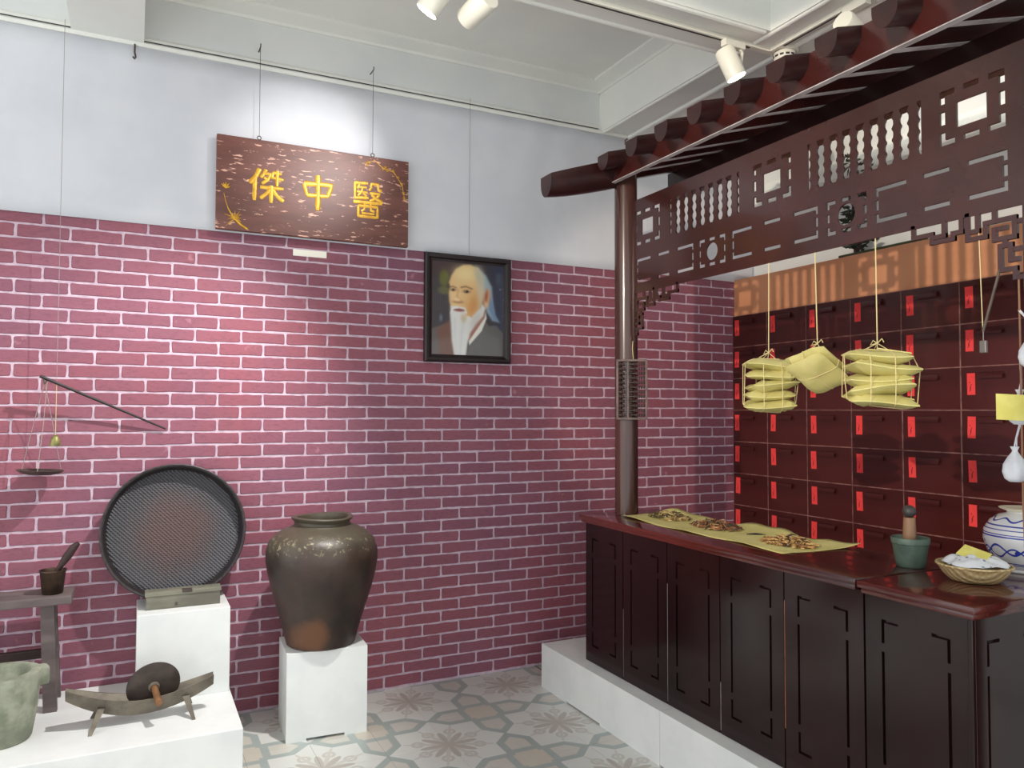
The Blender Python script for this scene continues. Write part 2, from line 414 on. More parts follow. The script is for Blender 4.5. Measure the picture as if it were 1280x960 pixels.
trim(Geo().box(.2, 2.60, -6, -1.71, CEIL-.03, CEIL))               # raised plate in the second coffer
g = crown_x(0, -1, XL, -.31); g2 = crown_y(-.31, -1, -6.9, 0); g.add(g2.V, g2.F); trim(g)
# soffit beads
trim(Geo().tube([(2.80, -6.9, SOF), (2.80, 0, SOF)], .012, 8).tube([(3.0, -6.9, SOF-.002), (3.0, 0, SOF-.002)], .016, 8))
trim(Geo().tube([(.015, -1.262, SOF), (2.78, -1.262, SOF)], .012, 8).tube([(.015, -1.53, SOF), (2.76, -1.53, SOF)], .014, 8))
# cornice strip along the walls, above the fabric
trim(Geo().prism([(0, 3.452), (-.030, 3.452), (-.034, 3.470), (-.026, 3.476), (-.026, 3.498), (-.012, 3.512), (0, 3.512)], 'x', XL, XR))
trim(Geo().prism([(XR, 3.10), (XR-.04, 3.12), (XR-.05, 3.18), (XR-.03, 3.2), (XR-.03, 3.25), (XR-.09, 3.36), (XR-.10, 3.46), (XR, 3.46)], 'y', -7, 0))

# fabric covering the plaster above the bricks
V = []; Fc = []; nx, nz = 240, 10; z0, z1 = 2.545, 3.454
for j in range(nz+1):
    for i in range(nx+1):
        x = XL+(XR-XL)*i/nx; t = j/nz
        a = .0009*math.sin(x*2.3)+.0007*math.sin(x*5.1+1)
        k = max(0, 1-abs(x-2.45)/.5)
        a -= k*.006*(1+math.sin((x-2.2)*22+(1-t)*4))*t
        V.append((x, -.0185+a, z0+(z1-z0)*t))
for j in range(nz):
    for i in range(nx): Fc.append((j*(nx+1)+i, j*(nx+1)+i+1, (j+1)*(nx+1)+i+1, (j+1)*(nx+1)+i))
fab = obj('fabric_covering', V, Fc, M['fabric'], smooth=True, fixn=False)
sm = fab.modifiers.new('thick', 'SOLIDIFY'); sm.thickness = .002; sm.offset = 0
tag(fab, 'bluish white fabric stretched over the wall above the bricks', 'fabric covering')

# ---- bricks
BW, BH, BU, BZ = .2294, .0671, -2.277, 2.5252
MORT = -.010
mort = Geo().box(XL, XR, MORT, 0, 0, 2.556).obj('mortar', M['mortar'], wall_back)
def brick_geo(w, h, seed, d=.004):
    r = random.Random(seed); n = 6; P = []; c = .0045
    hw, hh = w/2, h/2; j = lambda q=.0016: r.uniform(-q, q)
    sk = [j(.0022) for _ in range(4)]
    for sx, sy in ((-1, -1), (1, -1), (1, 1), (-1, 1)):
        q = sk[(sx+1)+(sy+1)//2]
        A = (sx*hw+j(.002), sy*(hh-c)+q); B = (sx*(hw-c), sy*hh+q)
        P += [A, B] if sx*sy > 0 else [B, A]
        if sx*sy > 0:
            for i in range(1, n): P.append((sx*(hw-c)*(1-2*i/n)+j(), sy*hh+j()+q*(1-i/n)))
        else: P.append((sx*hw+j(.002), j()))
    m = len(P); k = .0022
    V = [(p[0], 0, p[1]) for p in P]+[(p[0]-math.copysign(k, p[0]), -d, p[1]-math.copysign(k, p[1])) for p in P]
    Fc = [(i, (i+1) % m, (i+1) % m+m, i+m) for i in range(m)]+[tuple(range(m, 2*m))]
    return V, Fc
bw, bh = BW-.0115, BH-.0100
variants = []
for s in range(5):
    V, Fc = brick_geo(bw, bh, s); variants.append(fix(mesh('brick', V, Fc, M['brick'])))
bricks = []
for v in range(38):
    z = BZ-BH*v
    for k in range(-6, 32):
        cx = (k+BU+(.5 if v % 2 else 0))*BW     # brick centre
        x0, x1 = cx-bw/2, cx+bw/2
        if x0 < -2.9 or x0 > XR-.03: continue
        zt, zb = z+bh/2, max(z-bh/2, .002)
        if x1 > XR: bricks.append((cx, z, x0, XR-.002, zb, zt, 0, True)); continue
        px = project((cx, -.014, z))
        a = project((x0, -.014, z))[0]; b = project((x1, -.014, z))[0]
        vis = a > -8 and b < 925 and px[1] < 960
        hid = any(l < px[0] < r and t < px[1] < bt for l, t, r, bt in ((262, 150, 512, 314), (528, 300, 640, 456), (128, 575, 304, 760), (170, 745, 290, 870),
              (330, 650, 470, 930), (0, 855, 290, 960), (764, 200, 802, 660), (735, 640, 930, 960), (678, 800, 930, 960), (915, 300, 1280, 960), (0, 735, 60, 760)))
        bricks.append((cx, z, x0, x1, zb, zt, (b-a) if (vis and not hid) else 0, z-bh/2 < .002))
order = sorted(range(len(bricks)), key=lambda i: -bricks[i][6])
top = set(i for i in order[:300] if bricks[i][6] > 0 and not bricks[i][7])
rest = Geo()
for i, (cx, z, x0, x1, zb, zt, a, part) in enumerate(bricks):
    if i in top: link('brick', variants[i % 5], wall_back, (cx, MORT, z))
    else:
        V, Fc = brick_geo(x1-x0, zt-zb, i); m = Vector(((x0+x1)/2, MORT, (zb+zt)/2))
        rest.add([Vector(q)+m for q in V], Fc)
tag(rest.obj('brick_field', M['brick'], wall_back), kind='stuff')

# ------------------------------------------------------------------ ceiling track, lamps, detector
t = thing('lighting_track', 'white ceiling track with dark slot running along two beams and turning a corner', 'light track', (2.92, -1.405, SOF))
Geo().bbox(.1, 2.938, -1.422, -1.388, SOF-.022, SOF, .003).obj('rail', M['lampwhite'], t)
Geo().bbox(2.904, 2.938, -6.0, -1.422, SOF-.022, SOF, .003).obj('rail', M['lampwhite'], t)
Geo().box(.12, 2.78, -1.410, -1.400, SOF-.0235, SOF-.02).obj('slot', M['darkline'], t)
Geo().box(2.916, 2.926, -5.9, -1.50, SOF-.0235, SOF-.02).obj('slot', M['darkline'], t)
def spot_lamp(P, aim, label, lit, along):
    t = thing('track_spotlight', label, 'spotlight', (P.x, P.y, SOF-.0225), 'white spotlights on the ceiling track')
    d = (aim-P).normalized(); A = Vector((P.x, P.y, SOF-.0225))
    h = (.065, .018) if along == 'x' else (.018, .065)
    Geo().bbox(A.x-h[0], A.x+h[0], A.y-h[1], A.y+h[1], A.z-.034, A.z, .003).obj('adapter', M['lampwhite'], t)
    side = Vector((.058, 0, 0)) if along == 'x' else Vector((0, .058, 0))
    J = P - d*.02
    g = Geo().tube([A+side*.7+Vector((0, 0, -.03)), A+side*.98+Vector((0, 0, -.045)), J+side*.98, J+side*.6], .008, 8)
    g.obj('arm', M['lampwhite'], t, True)
    q = d.to_track_quat('Z', 'Y').to_matrix().to_4x4()
    L = .155; R = .05
    g = Geo().lathe([(.001, -L*.62), (R*.9, -L*.62), (R, -L*.56), (R, L*.38), (R*.93, L*.38), (R*.88, L*.30), (.001, L*.30)], 28)
    hd = g.xf(Matrix.Translation(J) @ q).obj('head', M['lampwhite'], t, True)
    g = Geo().lathe([(.001, L*.305), (R*.86, L*.305), (R*.86, L*.33), (.001, L*.335)], 24).xf(Matrix.Translation(J) @ q)
    g.obj('lens', M['bulb'] if lit else M['lampwhite'], hd, True)
    return J + d*(L*.40)
pa = spot_lamp(LAMP_A, AIM_A, 'lit white track spotlight aimed at the scale and tray', True, 'x')
pb = spot_lamp(LAMP_B, AIM_B, 'white track spotlight turned towards the hanging wooden plaque', True, 'x')
pc = spot_lamp(LAMP_C, AIM_C, 'lit white track spotlight hanging beside the smoke detector', True, 'x')
pd = spot_lamp(LAMP_D, AIM_D, 'white track spotlight half hidden behind the eave of the small roof', True, 'y')
spot(pd, AIM_D, *SPOT_D); spot(pa, AIM_A, *SPOT_A); spot(pb, AIM_B, *SPOT_B); spot(pc, AIM_C, *SPOT_C)
t = thing('smoke_detector', 'round white smoke detector on the beam beside the track corner', 'smoke detector', (2.985, -1.44, SOF))
Geo().lathe([(.07, 0), (.07, -.015), (.062, -.022), (.001, -.022)], 32, (2.985, -1.44, SOF)).obj('base', M['lampwhite'], t, True)
bd = Geo().lathe([(.052, -.022), (.055, -.05), (.045, -.066), (.02, -.072), (.001, -.072)], 32, (2.985, -1.44, SOF)).obj('body', M['lampwhite'], t, True)
g = Geo()
for k in range(12):
    a = 2*PI*k/12; c = Vector((2.985+.0525*math.cos(a), -1.44+.0525*math.sin(a), SOF-.045))
    b = Geo().box(-.004, .004, -.009, .009, -.005, .005).xf(Matrix.Translation(c) @ Matrix.Rotation(a, 4, 'Z')); g.add(b.V, b.F)
g.obj('vent', M['darkline'], bd)

# picture rail wire and little hooks
tag(Geo().tube([(XL+.1, -.034, 3.4785), (1.5, -.036, 3.4785), (2.75, -.034, 3.4785)], .003, 6).obj('rail_wire', M['darkline']), 'thin dark wire running along the top of the cornice', 'wire')
tag(Geo().tube([(-.027, -.035, 3.455), (-.027, -.038, 3.41), (-.022, -.045, 3.385), (-.027, -.055, 3.372), (-.034, -.05, 3.382)], .0045, 8).obj('wall_hook', M['iron'], origin=(-.027, -.035, 3.4)), 'small dark iron hook on the cornice with nothing hanging on it', 'hook')

# ------------------------------------------------------------------ plaque
PX0, PX1, PZ0, PZ1 = .366, 1.414, 2.546, 3.046
t = thing('wooden_plaque', 'long reddish brown lacquered plaque with three gold characters', 'plaque', ((PX0+PX1)/2, -.02, PZ0))
Geo().bbox(PX0, PX1, -.052, -.022, PZ0, PZ1, .003).obj('board', M['plaque'], t, origin=((PX0+PX1)/2, -.03, (PZ0+PZ1)/2))
def brush(strokes, x0, x1, z0, z1):
    g = Geo()
    for wd, pts in strokes:
        P = []; 
        for i in range(len(pts)-1):
            for k in range(4): P.append(Vector((pts[i][0]+(pts[i+1][0]-pts[i][0])*k/4, 0, pts[i][1]+(pts[i+1][1]-pts[i][1])*k/4)))
        P.append(Vector((pts[-1][0], 0, pts[-1][1]))); m = len(P)
        wd *= 1.22; R = [wd*(1.12-.25*math.sin(PI*i/(m-1))) for i in range(m)]; R[0] *= .8; R[-1] *= .6
        q = Geo().tube(P, R, 10)
        for v in q.V: v.y *= .28
        g.add(q.V, q.F)
    V = [(x0+v.x*(x1-x0), -.053+v.y*(x1-x0)*.8, z0+v.z*(z1-z0)) for v in g.V]
    return smooth_by_angle(obj('gold_character', V, g.F, M['gold'], t), 60)
S1 = [(.060, [(.30, .98), (.20, .75), (.02, .52)]), (.058, [(.17, .68), (.16, .02)]), (.045, [(.48, .98), (.42, .85), (.33, .72)]), (.042, [(.42, .87), (.60, .86), (.53, .68), (.36, .54)]), (.036, [(.42, .74), (.50, .69)]),
      (.042, [(.66, .92), (.92, .90)]), (.042, [(.66, .92), (.65, .76), (.97, .73)]), (.045, [(.80, .99), (.79, .52)]), (.050, [(.31, .44), (.98, .46)]), (.056, [(.63, .52), (.63, .0)]), (.05, [(.60, .40), (.48, .24), (.32, .10)]), (.055, [(.66, .40), (.80, .22), (.98, .08)])]
S2 = [(.060, [(.03, .72), (.13, .40)]), (.062, [(.03, .72), (.45, .74), (.96, .76), (.82, .42)]), (.055, [(.12, .40), (.84, .43)]), (.078, [(.49, 1.0), (.50, .55), (.49, .0)])]
S3 = [(.042, [(.06, .94), (.50, .96)]), (.044, [(.08, .95), (.08, .52), (.52, .55)]), (.034, [(.22, .90), (.16, .78)]), (.032, [(.20, .83), (.46, .84)]), (.032, [(.14, .70), (.49, .70)]), (.034, [(.33, .84), (.30, .70), (.17, .58)]), (.034, [(.34, .68), (.47, .59)]),
      (.036, [(.62, .98), (.60, .84), (.54, .76)]), (.036, [(.62, .96), (.84, .96), (.84, .81), (.96, .79)]), (.036, [(.56, .69), (.90, .70), (.76, .56), (.56, .47)]), (.042, [(.62, .66), (.78, .54), (.99, .47)]),
      (.046, [(.03, .41), (.97, .43)]), (.044, [(.20, .31), (.19, .0)]), (.042, [(.20, .31), (.82, .32), (.82, .0)]), (.032, [(.41, .40), (.39, .22), (.29, .15)]), (.032, [(.60, .40), (.60, .20), (.73, .18)]), (.030, [(.30, .11), (.72, .11)]), (.040, [(.19, .02), (.82, .02)])]
brush(S1, .528, .712, 2.712, 2.892); brush(S2, .812, .976, 2.700, 2.896); brush(S3, 1.085, 1.262, 2.693, 2.896)
def twig(pts, r=.0022): return [(p[0], -.0535, p[1]) for p in pts]
g = Geo()
stem = [(.404, 2.736), (.415, 2.69), (.427, 2.655), (.454, 2.611), (.49, 2.577), (.525, 2.556)]
g.tube(twig(stem), [.0015, .0018, .0025, .005, .006, .006], 6)
for a in range(9):
    th = math.radians(-20+a*30+random.uniform(-8, 8)); c = (.462, 2.604); l = random.uniform(.03, .065)
    g.tube(twig([c, (c[0]+l*.5*math.cos(th), c[1]+l*.5*math.sin(th)+.004), (c[0]+l*math.cos(th), c[1]+l*math.sin(th))]), [.003, .0028, .0006], 6)
for dx, dz in ((-.022, .022), (.0, .034), (.018, .03), (.024, .012), (-.012, .028)):
    g.tube(twig([(.413, 2.762), (.413+dx*.6, 2.762+dz*.6), (.413+dx, 2.762+dz)]), [.002, .004, .0006], 6)
g.obj('gold_bamboo_drawing', M['gold'], t)
g = Geo(); br = [(1.145, 3.005), (1.212, 3.024), (1.259, 2.988), (1.323, 2.974), (1.352, 2.935), (1.376, 2.901), (1.384, 2.85), (1.390, 2.81)]
g.tube(twig(br), [.001, .002, .0025, .0025, .002, .002, .0018, .001], 6)
for k, (bx, bz) in enumerate(((1.165, 2.995), (1.178, 3.008), (1.262, 2.985), (1.275, 2.995), (1.285, 2.978), (1.32, 2.98), (1.35, 2.945), (1.372, 2.91), (1.383, 2.86), (1.388, 2.83))):
    for a in range(5):
        th = a*2*PI/5+k; l = .011
        g.tube(twig([(bx, bz), (bx+l*.6*math.cos(th), bz+l*.6*math.sin(th)), (bx+l*math.cos(th), bz+l*math.sin(th))]), [.001, .0022, .0005], 5)
g.obj('gold_blossom_drawing', M['gold'], t)
for hx, hz in ((.58, 3.557), (1.203, 3.556)):
    ring = [(hx+.010*math.cos(a*PI/6), -.036, PZ1+.014+.010*math.sin(a*PI/6)) for a in range(13)]
    Geo().tube(ring, .0025, 6, False).tube([(hx, -.036, PZ1-.002), (hx, -.036, PZ1+.005)], .004, 6).obj('eye_hook', M['iron'], t)
    Geo().tube([(hx, -.036, PZ1+.022), (hx, -.037, hz)], .0013, 5).obj('hanging_wire', M['darkline'], t)
    Geo().tube([(hx, .031, hz), (hx, -.045, hz-.002), (hx, -.046, hz+.014)], .003, 6).obj('wall_nail', M['iron'], t)
t.location.y -= .03
tag(Geo().box(.774, .958, -.0165, -.0145, 2.452, 2.488).obj('caption_strip', simple('caption_paper', (244, 240, 226), rough=.5)), 'small cream paper strip stuck on the bricks under the plaque', 'paper strip')

# ------------------------------------------------------------------ portrait
RX0, RX1, RZ0, RZ1 = 1.535, 2.100, 1.889, 2.541
t = thing('portrait', 'black framed portrait of a bald old man with long white beard', 'portrait', ((RX0+RX1)/2, -.016, RZ0))
fb = .046; fbz = .043
prof = [(0, -.016), (0, -.040), (.010, -.048), (.026, -.046), (.034, -.036), (.046, -.033), (.046, -.016)]
def rail(name, along, lo, hi, fixed, sgn):
    V = []; n = len(prof)
    for end, s in ((lo, 1), (hi, -1)):
        for (w_, y) in prof:
            w2 = w_*(fb/.046)
            if along == 'x': V.append((end+s*w2, y, fixed+sgn*w2))
            else: V.append((fixed+sgn*w2, y, end+s*w2))
    Fc = [(i, (i+1) % n, (i+1) % n+n, i+n) for i in range(n)]+[tuple(range(n)), tuple(range(2*n-1, n-1, -1))]
    obj(name, V, Fc, M['frame'], t)
Geo().tube([(1.821, -.026, RZ1-.004), (1.821, -.036, 3.517)], .0011, 5).obj('hanging_thread', M['thread'], t)
rail('frame_rail', 'x', RX0, RX1, RZ0, 1); rail('frame_rail', 'x', RX0, RX1, RZ1, -1)
rail('frame_rail', 'z', RZ0, RZ1, RX0, 1); rail('frame_rail', 'z', RZ0, RZ1, RX1, -1)
def picture(nx, nz):
    X = np.linspace(165, 670, nx)[None, :].repeat(nz, 0); Y = np.linspace(828, 145, nz)[:, None].repeat(nx, 1)
    C = np.zeros((nz, nx, 3)); sm = lambda d, w=6: 1/(1+np.exp(np.clip(d/w*2.2, -40, 40)))
    def put(mask, c, k=1.0):
        nonlocal C
        m = (mask*k)[..., None]; C = C*(1-m)+np.array(c, float)*m
    ell = lambda cx, cy, rx, ry, rot=0: (np.hypot(((X-cx)*math.cos(rot)+(Y-cy)*math.sin(rot))/rx, (-(X-cx)*math.sin(rot)+(Y-cy)*math.cos(rot))/ry)-1)*min(rx, ry)
    def poly(pts):
        d = np.full(X.shape, 1e9); ins = np.zeros(X.shape, bool); n = len(pts)
        for i in range(n):
            (x0, y0), (x1, y1) = pts[i], pts[(i+1) % n]
            tt = np.clip(((X-x0)*(x1-x0)+(Y-y0)*(y1-y0))/((x1-x0)**2+(y1-y0)**2+1e-9), 0, 1)
            d = np.minimum(d, np.hypot(X-x0-tt*(x1-x0), Y-y0-tt*(y1-y0)))
            cr = ((y0 > Y) != (y1 > Y)) & (X < (x1-x0)*(Y-y0)/(y1-y0+1e-9)+x0); ins ^= cr
        return np.where(ins, -d, d)
    line = lambda pts, w: np.minimum.reduce([poly([pts[i], pts[i+1], pts[i]]).__abs__() for i in range(len(pts)-1)])-w
    C[:] = (52, 44, 48)
    put(sm(560-X, 80), (38, 48, 74)); put(sm(Y-260, 60)*sm(X-330, 60), (88, 56, 56), .5)
    put(sm(ell(252, 275, 32, 62), 10), (96, 98, 44)); put(sm(ell(252, 362, 40, 28), 8), (104, 104, 50), .8)
    for k in range(9): put(sm(np.abs(X-(170+k*14))-2, 2)*sm(np.abs(Y-440)-70, 8), (82, 78, 88), .5)
    for x, y in ((640, 325), (670, 320), (668, 400), (668, 520)): put(sm(ell(x, y, 7, 6), 3), (110, 110, 120))
    put(sm(ell(232, 560, 10, 24), 6), (104, 128, 150), .8)
    # robe
    put(sm(poly([(165, 640), (300, 590), (330, 840), (165, 840)]), 6), (92, 84, 80))
    put(sm(poly([(205, 640), (295, 570), (330, 840), (230, 840)]), 10), (112, 70, 54), .9)
    put(sm(poly([(405, 840), (430, 700), (540, 560), (600, 580), (660, 650), (660, 840)]), 6), (92, 90, 88))
    put(sm(poly([(535, 500), (640, 590), (560, 600), (530, 560)]), 5), (46, 42, 50))
    # hair, neck, ear, head
    put(sm(poly([(470, 170), (540, 230), (580, 310), (590, 430), (605, 520), (632, 568), (585, 560), (545, 500), (520, 420), (500, 330), (480, 250)]), 9), (150, 172, 186))
    put(sm(poly([(560, 360), (585, 430), (605, 520), (632, 568), (590, 555), (560, 480)]), 9), (98, 128, 162), .8)
    put(sm(poly([(440, 520), (535, 470), (530, 560), (430, 720), (410, 700)]), 6), (150, 92, 78))
    put(sm(poly([(528, 545), (538, 500), (545, 545), (510, 640), (425, 748), (420, 720)]), 4), (226, 224, 214))
    put(sm(poly([(300, 250), (330, 200), (380, 166), (430, 160), (485, 180), (515, 240), (522, 330), (515, 420), (490, 500), (430, 560), (350, 560), (302, 500), (288, 440), (284, 380), (292, 330), (284, 300)]), 6), (228, 190, 132))
    put(sm(ell(395, 225, 70, 50), 40), (244, 222, 164), .9); put(sm(ell(455, 455, 40, 90, .3), 30), (206, 138, 72), .85)
    put(sm(ell(500, 330, 24, 120), 16), (206, 196, 172), .8); put(sm(ell(330, 400, 30, 60), 20), (240, 206, 150), .6)
    put(sm(ell(492, 240, 26, 70, -.3), 14), (186, 186, 168), .8)
    put(sm(ell(545, 395, 22, 68, .12), 5), (206, 150, 108)); put(sm(ell(541, 385, 9, 38, .12), 5), (152, 88, 60), .9)
    put(sm(ell(540, 445, 14, 22), 6), (226, 178, 134), .8)
    # eyes, brows, nose, mouth
    put(sm(line([(368, 330), (400, 322), (440, 336)], 5), 5), (122, 84, 56), .8); put(sm(line([(292, 334), (312, 328), (332, 336)], 4), 5), (122, 84, 56), .8)
    put(sm(ell(404, 358, 26, 12), 6), (160, 108, 74), .8); put(sm(ell(404, 358, 13, 9), 3), (34, 24, 24)); put(sm(ell(398, 356, 3, 2.5), 1.5), (220, 214, 200))
    put(sm(ell(314, 352, 20, 10), 6), (160, 108, 74), .8); put(sm(ell(312, 352, 10, 8), 3), (34, 24, 24)); put(sm(ell(308, 350, 3, 2.5), 1.5), (220, 214, 200))
    put(sm(line([(348, 345), (340, 400), (372, 430)], 4), 8), (190, 130, 84), .55); put(sm(ell(345, 438, 30, 9), 6), (150, 90, 58), .8); put(sm(ell(342, 424, 20, 12), 8), (248, 214, 164), .8)
    # beard
    put(sm(poly([(296, 470), (330, 468), (350, 478), (372, 478), (398, 486), (400, 530), (440, 545), (500, 470), (512, 440), (535, 470), (520, 530), (470, 590), (430, 660), (412, 740), (402, 830), (322, 830), (305, 720), (298, 600), (292, 540)]), 7), (226, 226, 222))
    put(sm(ell(470, 560, 26, 70, .5), 18), (190, 184, 176), .6); put(sm(line([(385, 560), (372, 660), (362, 820)], 6), 14), (196, 202, 206), .7)
    put(sm(line([(325, 560), (326, 680), (338, 800)], 5), 12), (200, 206, 210), .6); put(sm(ell(385, 552, 20, 30), 10), (206, 178, 140), .7)
    put(sm(ell(355, 496, 34, 11), 5), (150, 78, 72)); put(sm(line([(318, 496), (355, 492), (392, 498)], 2), 2), (96, 48, 46))
    put(sm(line([(345, 476), (312, 486), (300, 520)], 6), 5), (234, 232, 228)); put(sm(line([(360, 476), (392, 482), (404, 515)], 5), 5), (228, 224, 218))
    c = C/255.0; return np.where(c <= .04045, c/12.92, ((c+.055)/1.055)**2.4)
nx, nz = 130, 156
Cc = picture(nx, nz); V = []; Fc = []
for j in range(nz):
    for i in range(nx): V.append((RX0+.04+(RX1-RX0-.08)*i/(nx-1), -.0300, RZ0+.04+(RZ1-RZ0-.08)*j/(nz-1)))
for j in range(nz-1):
    for i in range(nx-1): Fc.append((j*nx+i, j*nx+i+1, (j+1)*nx+i+1, (j+1)*nx+i))
po = obj('picture', V, Fc, M['picture'], t, fixn=False)
ca = po.data.color_attributes.new('Col', 'FLOAT_COLOR', 'POINT')
ca.data.foreach_set('color', np.concatenate([Cc.reshape(-1, 3), np.ones((nx*nz, 1))], 1).astype(np.float32).ravel())
Geo().box(RX0+.02, RX1-.02, -.028, -.016, RZ0+.02, RZ1-.02).obj('backing', M['black'], t)

# ------------------------------------------------------------------ plinths on the left
PH = .247
t1 = tag(Geo().bbox(-1.6, .443, -.850, -.0165, 0, PH, .004).obj('display_platform', M['white'], origin=(-.4, -.4, 0)), 'low wide white platform carrying the boat grinder and stone mortar', 'platform')
tag(Geo().bbox(.03, .437, -.366, -.02, PH, .65, .003).obj('display_plinth', M['white'], origin=(.23, -.2, PH)), 'white box plinth standing on the low platform under the woven tray', 'plinth')
g = Geo().prism([(-.195, 0), (-.10, 0), (-.10, .012), (.085, .012), (.085, 0), (.195, 0), (.195, .425), (-.195, .425)], 'y', -.155, .155)
g.xf(Matrix.Translation((.885, -.355, 0)) @ Matrix.Rotation(math.radians(-3), 4, 'Z'))
tag(g.obj('display_plinth', M['white'], origin=(.885, -.355, 0)), 'white box plinth on the tiled floor under the big clay jar', 'plinth')

# ---- winnowing tray
T0 = Vector((.196, -.142, .652)); lean = math.radians(7.6); RT = .333
t = thing('winnowing_tray', 'large round dark woven winnowing tray leaning against the bricks', 'woven tray', T0)
# local frame: disc in local xy with y up the slope, z toward viewer
mtx = Matrix.Translation(T0+Vector((0, .028, 0))) @ Matrix.Rotation(PI/2-lean, 4, 'X') @ Matrix.Translation((0, RT+.004, 0))
g = Geo().lathe([(.001, .004), (RT*.5, .005), (RT*.86, .008), (RT*.93, .020), (RT*.94, .012), (RT*.86, .001), (.001, -.001)], 64)
o = link('woven_base', g.data('woven_base', M['tray']), t, T0); o.matrix_local = Matrix.Translation(-T0) @ mtx
o.data.polygons.foreach_set('use_smooth', [True]*len(o.data.polygons))
g = Geo().lathe([(RT*.915, .010), (RT*.965, .072), (RT, .074), (RT*1.0, .064), (RT*.955, .006), (RT*.915, .006)], 64).xf(mtx); g.F = g.F[:-2]
g.obj('rim', simple('dark_cane', (48, 40, 42), (34, 28, 30), 40, rough=.5, bump=.3), t, True)
ring = [mtx @ Vector((RT*.99*math.cos(a*PI/32), RT*.99*math.sin(a*PI/32), .074)) for a in range(65)]
Geo().tube(ring, .0055, 8, False).obj('rim_binding', simple('cane_binding', (60, 52, 54), (40, 34, 36), 60, rough=.5), t, True)
# ---- box in front of it
t = thing('wooden_box', 'long dusty wooden box with a hinged lid on the plinth', 'box', (.232, -.228, .65))
Geo().bbox(.068, .398, -.280, -.205, .65, .712, .003).obj('body', M['boxwood'], t)
Geo().bbox(.063, .403, -.285, -.2, .7125, .732, .003).obj('lid', M['boxwood'], t)
Geo().bbox(.225, .270, -.288, -.25, .722, .7345, .002).obj('hasp', M['iron'], t)
Geo().lathe([(.001, 0), (.006, 0), (.006, .006), (.001, .008)], 12).xf(Matrix.Translation((.2, -.280, .672)) @ Matrix.Rotation(PI/2, 4, 'X')).obj('lock_pin', M['iron'], t)

# ---- steelyard
B0 = Vector((-.395, -.145, 1.755)); B1 = Vector((.148, -.030, 1.502))
TH = Vector((-.328, -.13, 1.738)); dirb = (B1-B0)
tt = (TH.x-B0.x)/dirb.x; TH = B0+dirb*tt
t = thing('steelyard_scale', 'black steelyard scale with tilted beam and small hanging pan', 'scale', (-.387, -.13, 1.29))
Geo().tube([B0, B0+dirb*.3, B1], [.0075, .0070, .0045], 10).obj('beam', M['blackwood'], t, True)
pc_ = Vector((-.387, -.13, 1.308)); tipx = B0+dirb*.02
g = Geo().lathe([(.001, -.016), (.05, -.013), (.085, -.002), (.098, .008), (.096, .009), (.08, .002), (.05, -.008), (.001, -.012)], 36)
pan = g.xf(Matrix.Translation(pc_) @ Matrix.Rotation(math.radians(3), 4, 'Y')).obj('pan', M['iron'], t, True)
for k in range(3):
    a = 2*PI*k/3+.5; e = pc_+Vector((.092*math.cos(a), .092*math.sin(a), .008))
    s0 = B0+dirb*(.03+.012*k)
    Geo().tube([s0+Vector((0, 0, -.004)), s0.lerp(e, .5)+Vector((random.uniform(-.004, .004), 0, 0)), e], .0016, 5).obj('cord', M['thread'], t)
Geo().tube([B0+dirb*.02+Vector((0, 0, .004)), B0+dirb*.035+Vector((0, -.004, -.03)), B0+dirb*.05+Vector((0, 0, -.012)), B0+dirb*.06+Vector((0, 0, .006))], .003, 6).obj('hook', M['iron'], t, True)
wt = TH+Vector((0, -.003, -.27))
Geo().tube([TH+Vector((0, 0, -.004)), wt+Vector((0, 0, .026))], .0014, 5).obj('cord', M['string'], t)
Geo().lathe([(.001, -.026), (.022, -.026), (.024, -.02), (.017, .014), (.009, .024), (.001, .026)], 20, wt).obj('weight', simple('brass_weight', (150, 146, 88), (110, 104, 64), 30, rough=.45, metal=.4), t, True)
Geo().tube([TH+Vector((0, 0, .003)), (TH.x, TH.y, SOF)], .0012, 5).obj('hanging_thread', M['thread'], t)

# ---- bench, cup
t = thing('wooden_bench', 'grey worn wooden bench with splayed leg behind the stone mortar', 'bench', (-.62, -.2, PH))
Geo().bbox(-1.02, -.236, -.315, -.10, .722, .760, .005).obj('seat', M['greywood'], t)
def leg(x, y, sx, sy):
    z0, z1 = PH, .724; V = []; hw, hd = .027, .020
    for z, ox, oy in ((z0, sx, sy), (z1, 0, 0)):
        V += [(x+ox-hw, y+oy-hd, z), (x+ox+hw, y+oy-hd, z), (x+ox+hw, y+oy+hd, z), (x+ox-hw, y+oy+hd, z)]
    obj('leg', V, [(0, 1, 2, 3), (4, 5, 6, 7), (0, 1, 5, 4), (1, 2, 6, 5), (2, 3, 7, 6), (3, 0, 4, 7)], M['greywood'], t)
leg(-.334, -.262, .022, -.02); leg(-.334, -.15, .022, .06); leg(-.92, -.262, -.022, -.02); leg(-.92, -.15, -.022, .06)
Geo().bbox(-.90, -.325, -.19, -.16, .46, .50, .004).obj('stretcher', M['darkwood'], t)
t = thing('metal_cup', 'small brown metal cup with a dark stick in it on the bench', 'cup', (-.318, -.23, .7605))
Geo().lathe([(.001, .0), (.040, .0), (.043, .004), (.052, .098), (.056, .102), (.056, .108), (.052, .108), (.048, .098), (.040, .012), (.001, .010)], 36, (-.318, -.23, .7605)).obj('cup', M['brass'], t, True)
t = tag(Geo().tube([(-.342, -.23, .783), (-.290, -.238, .880), (-.262, -.242, .925), (-.235, -.246, .968), (-.218, -.25, .985)], [.010, .012, .019, .017, .010], 10).obj('wooden_scoop', M['darkwood'], origin=(-.3, -.23, .78), smooth=True), 'short dark wooden stick leaning out of the metal cup', 'stick')

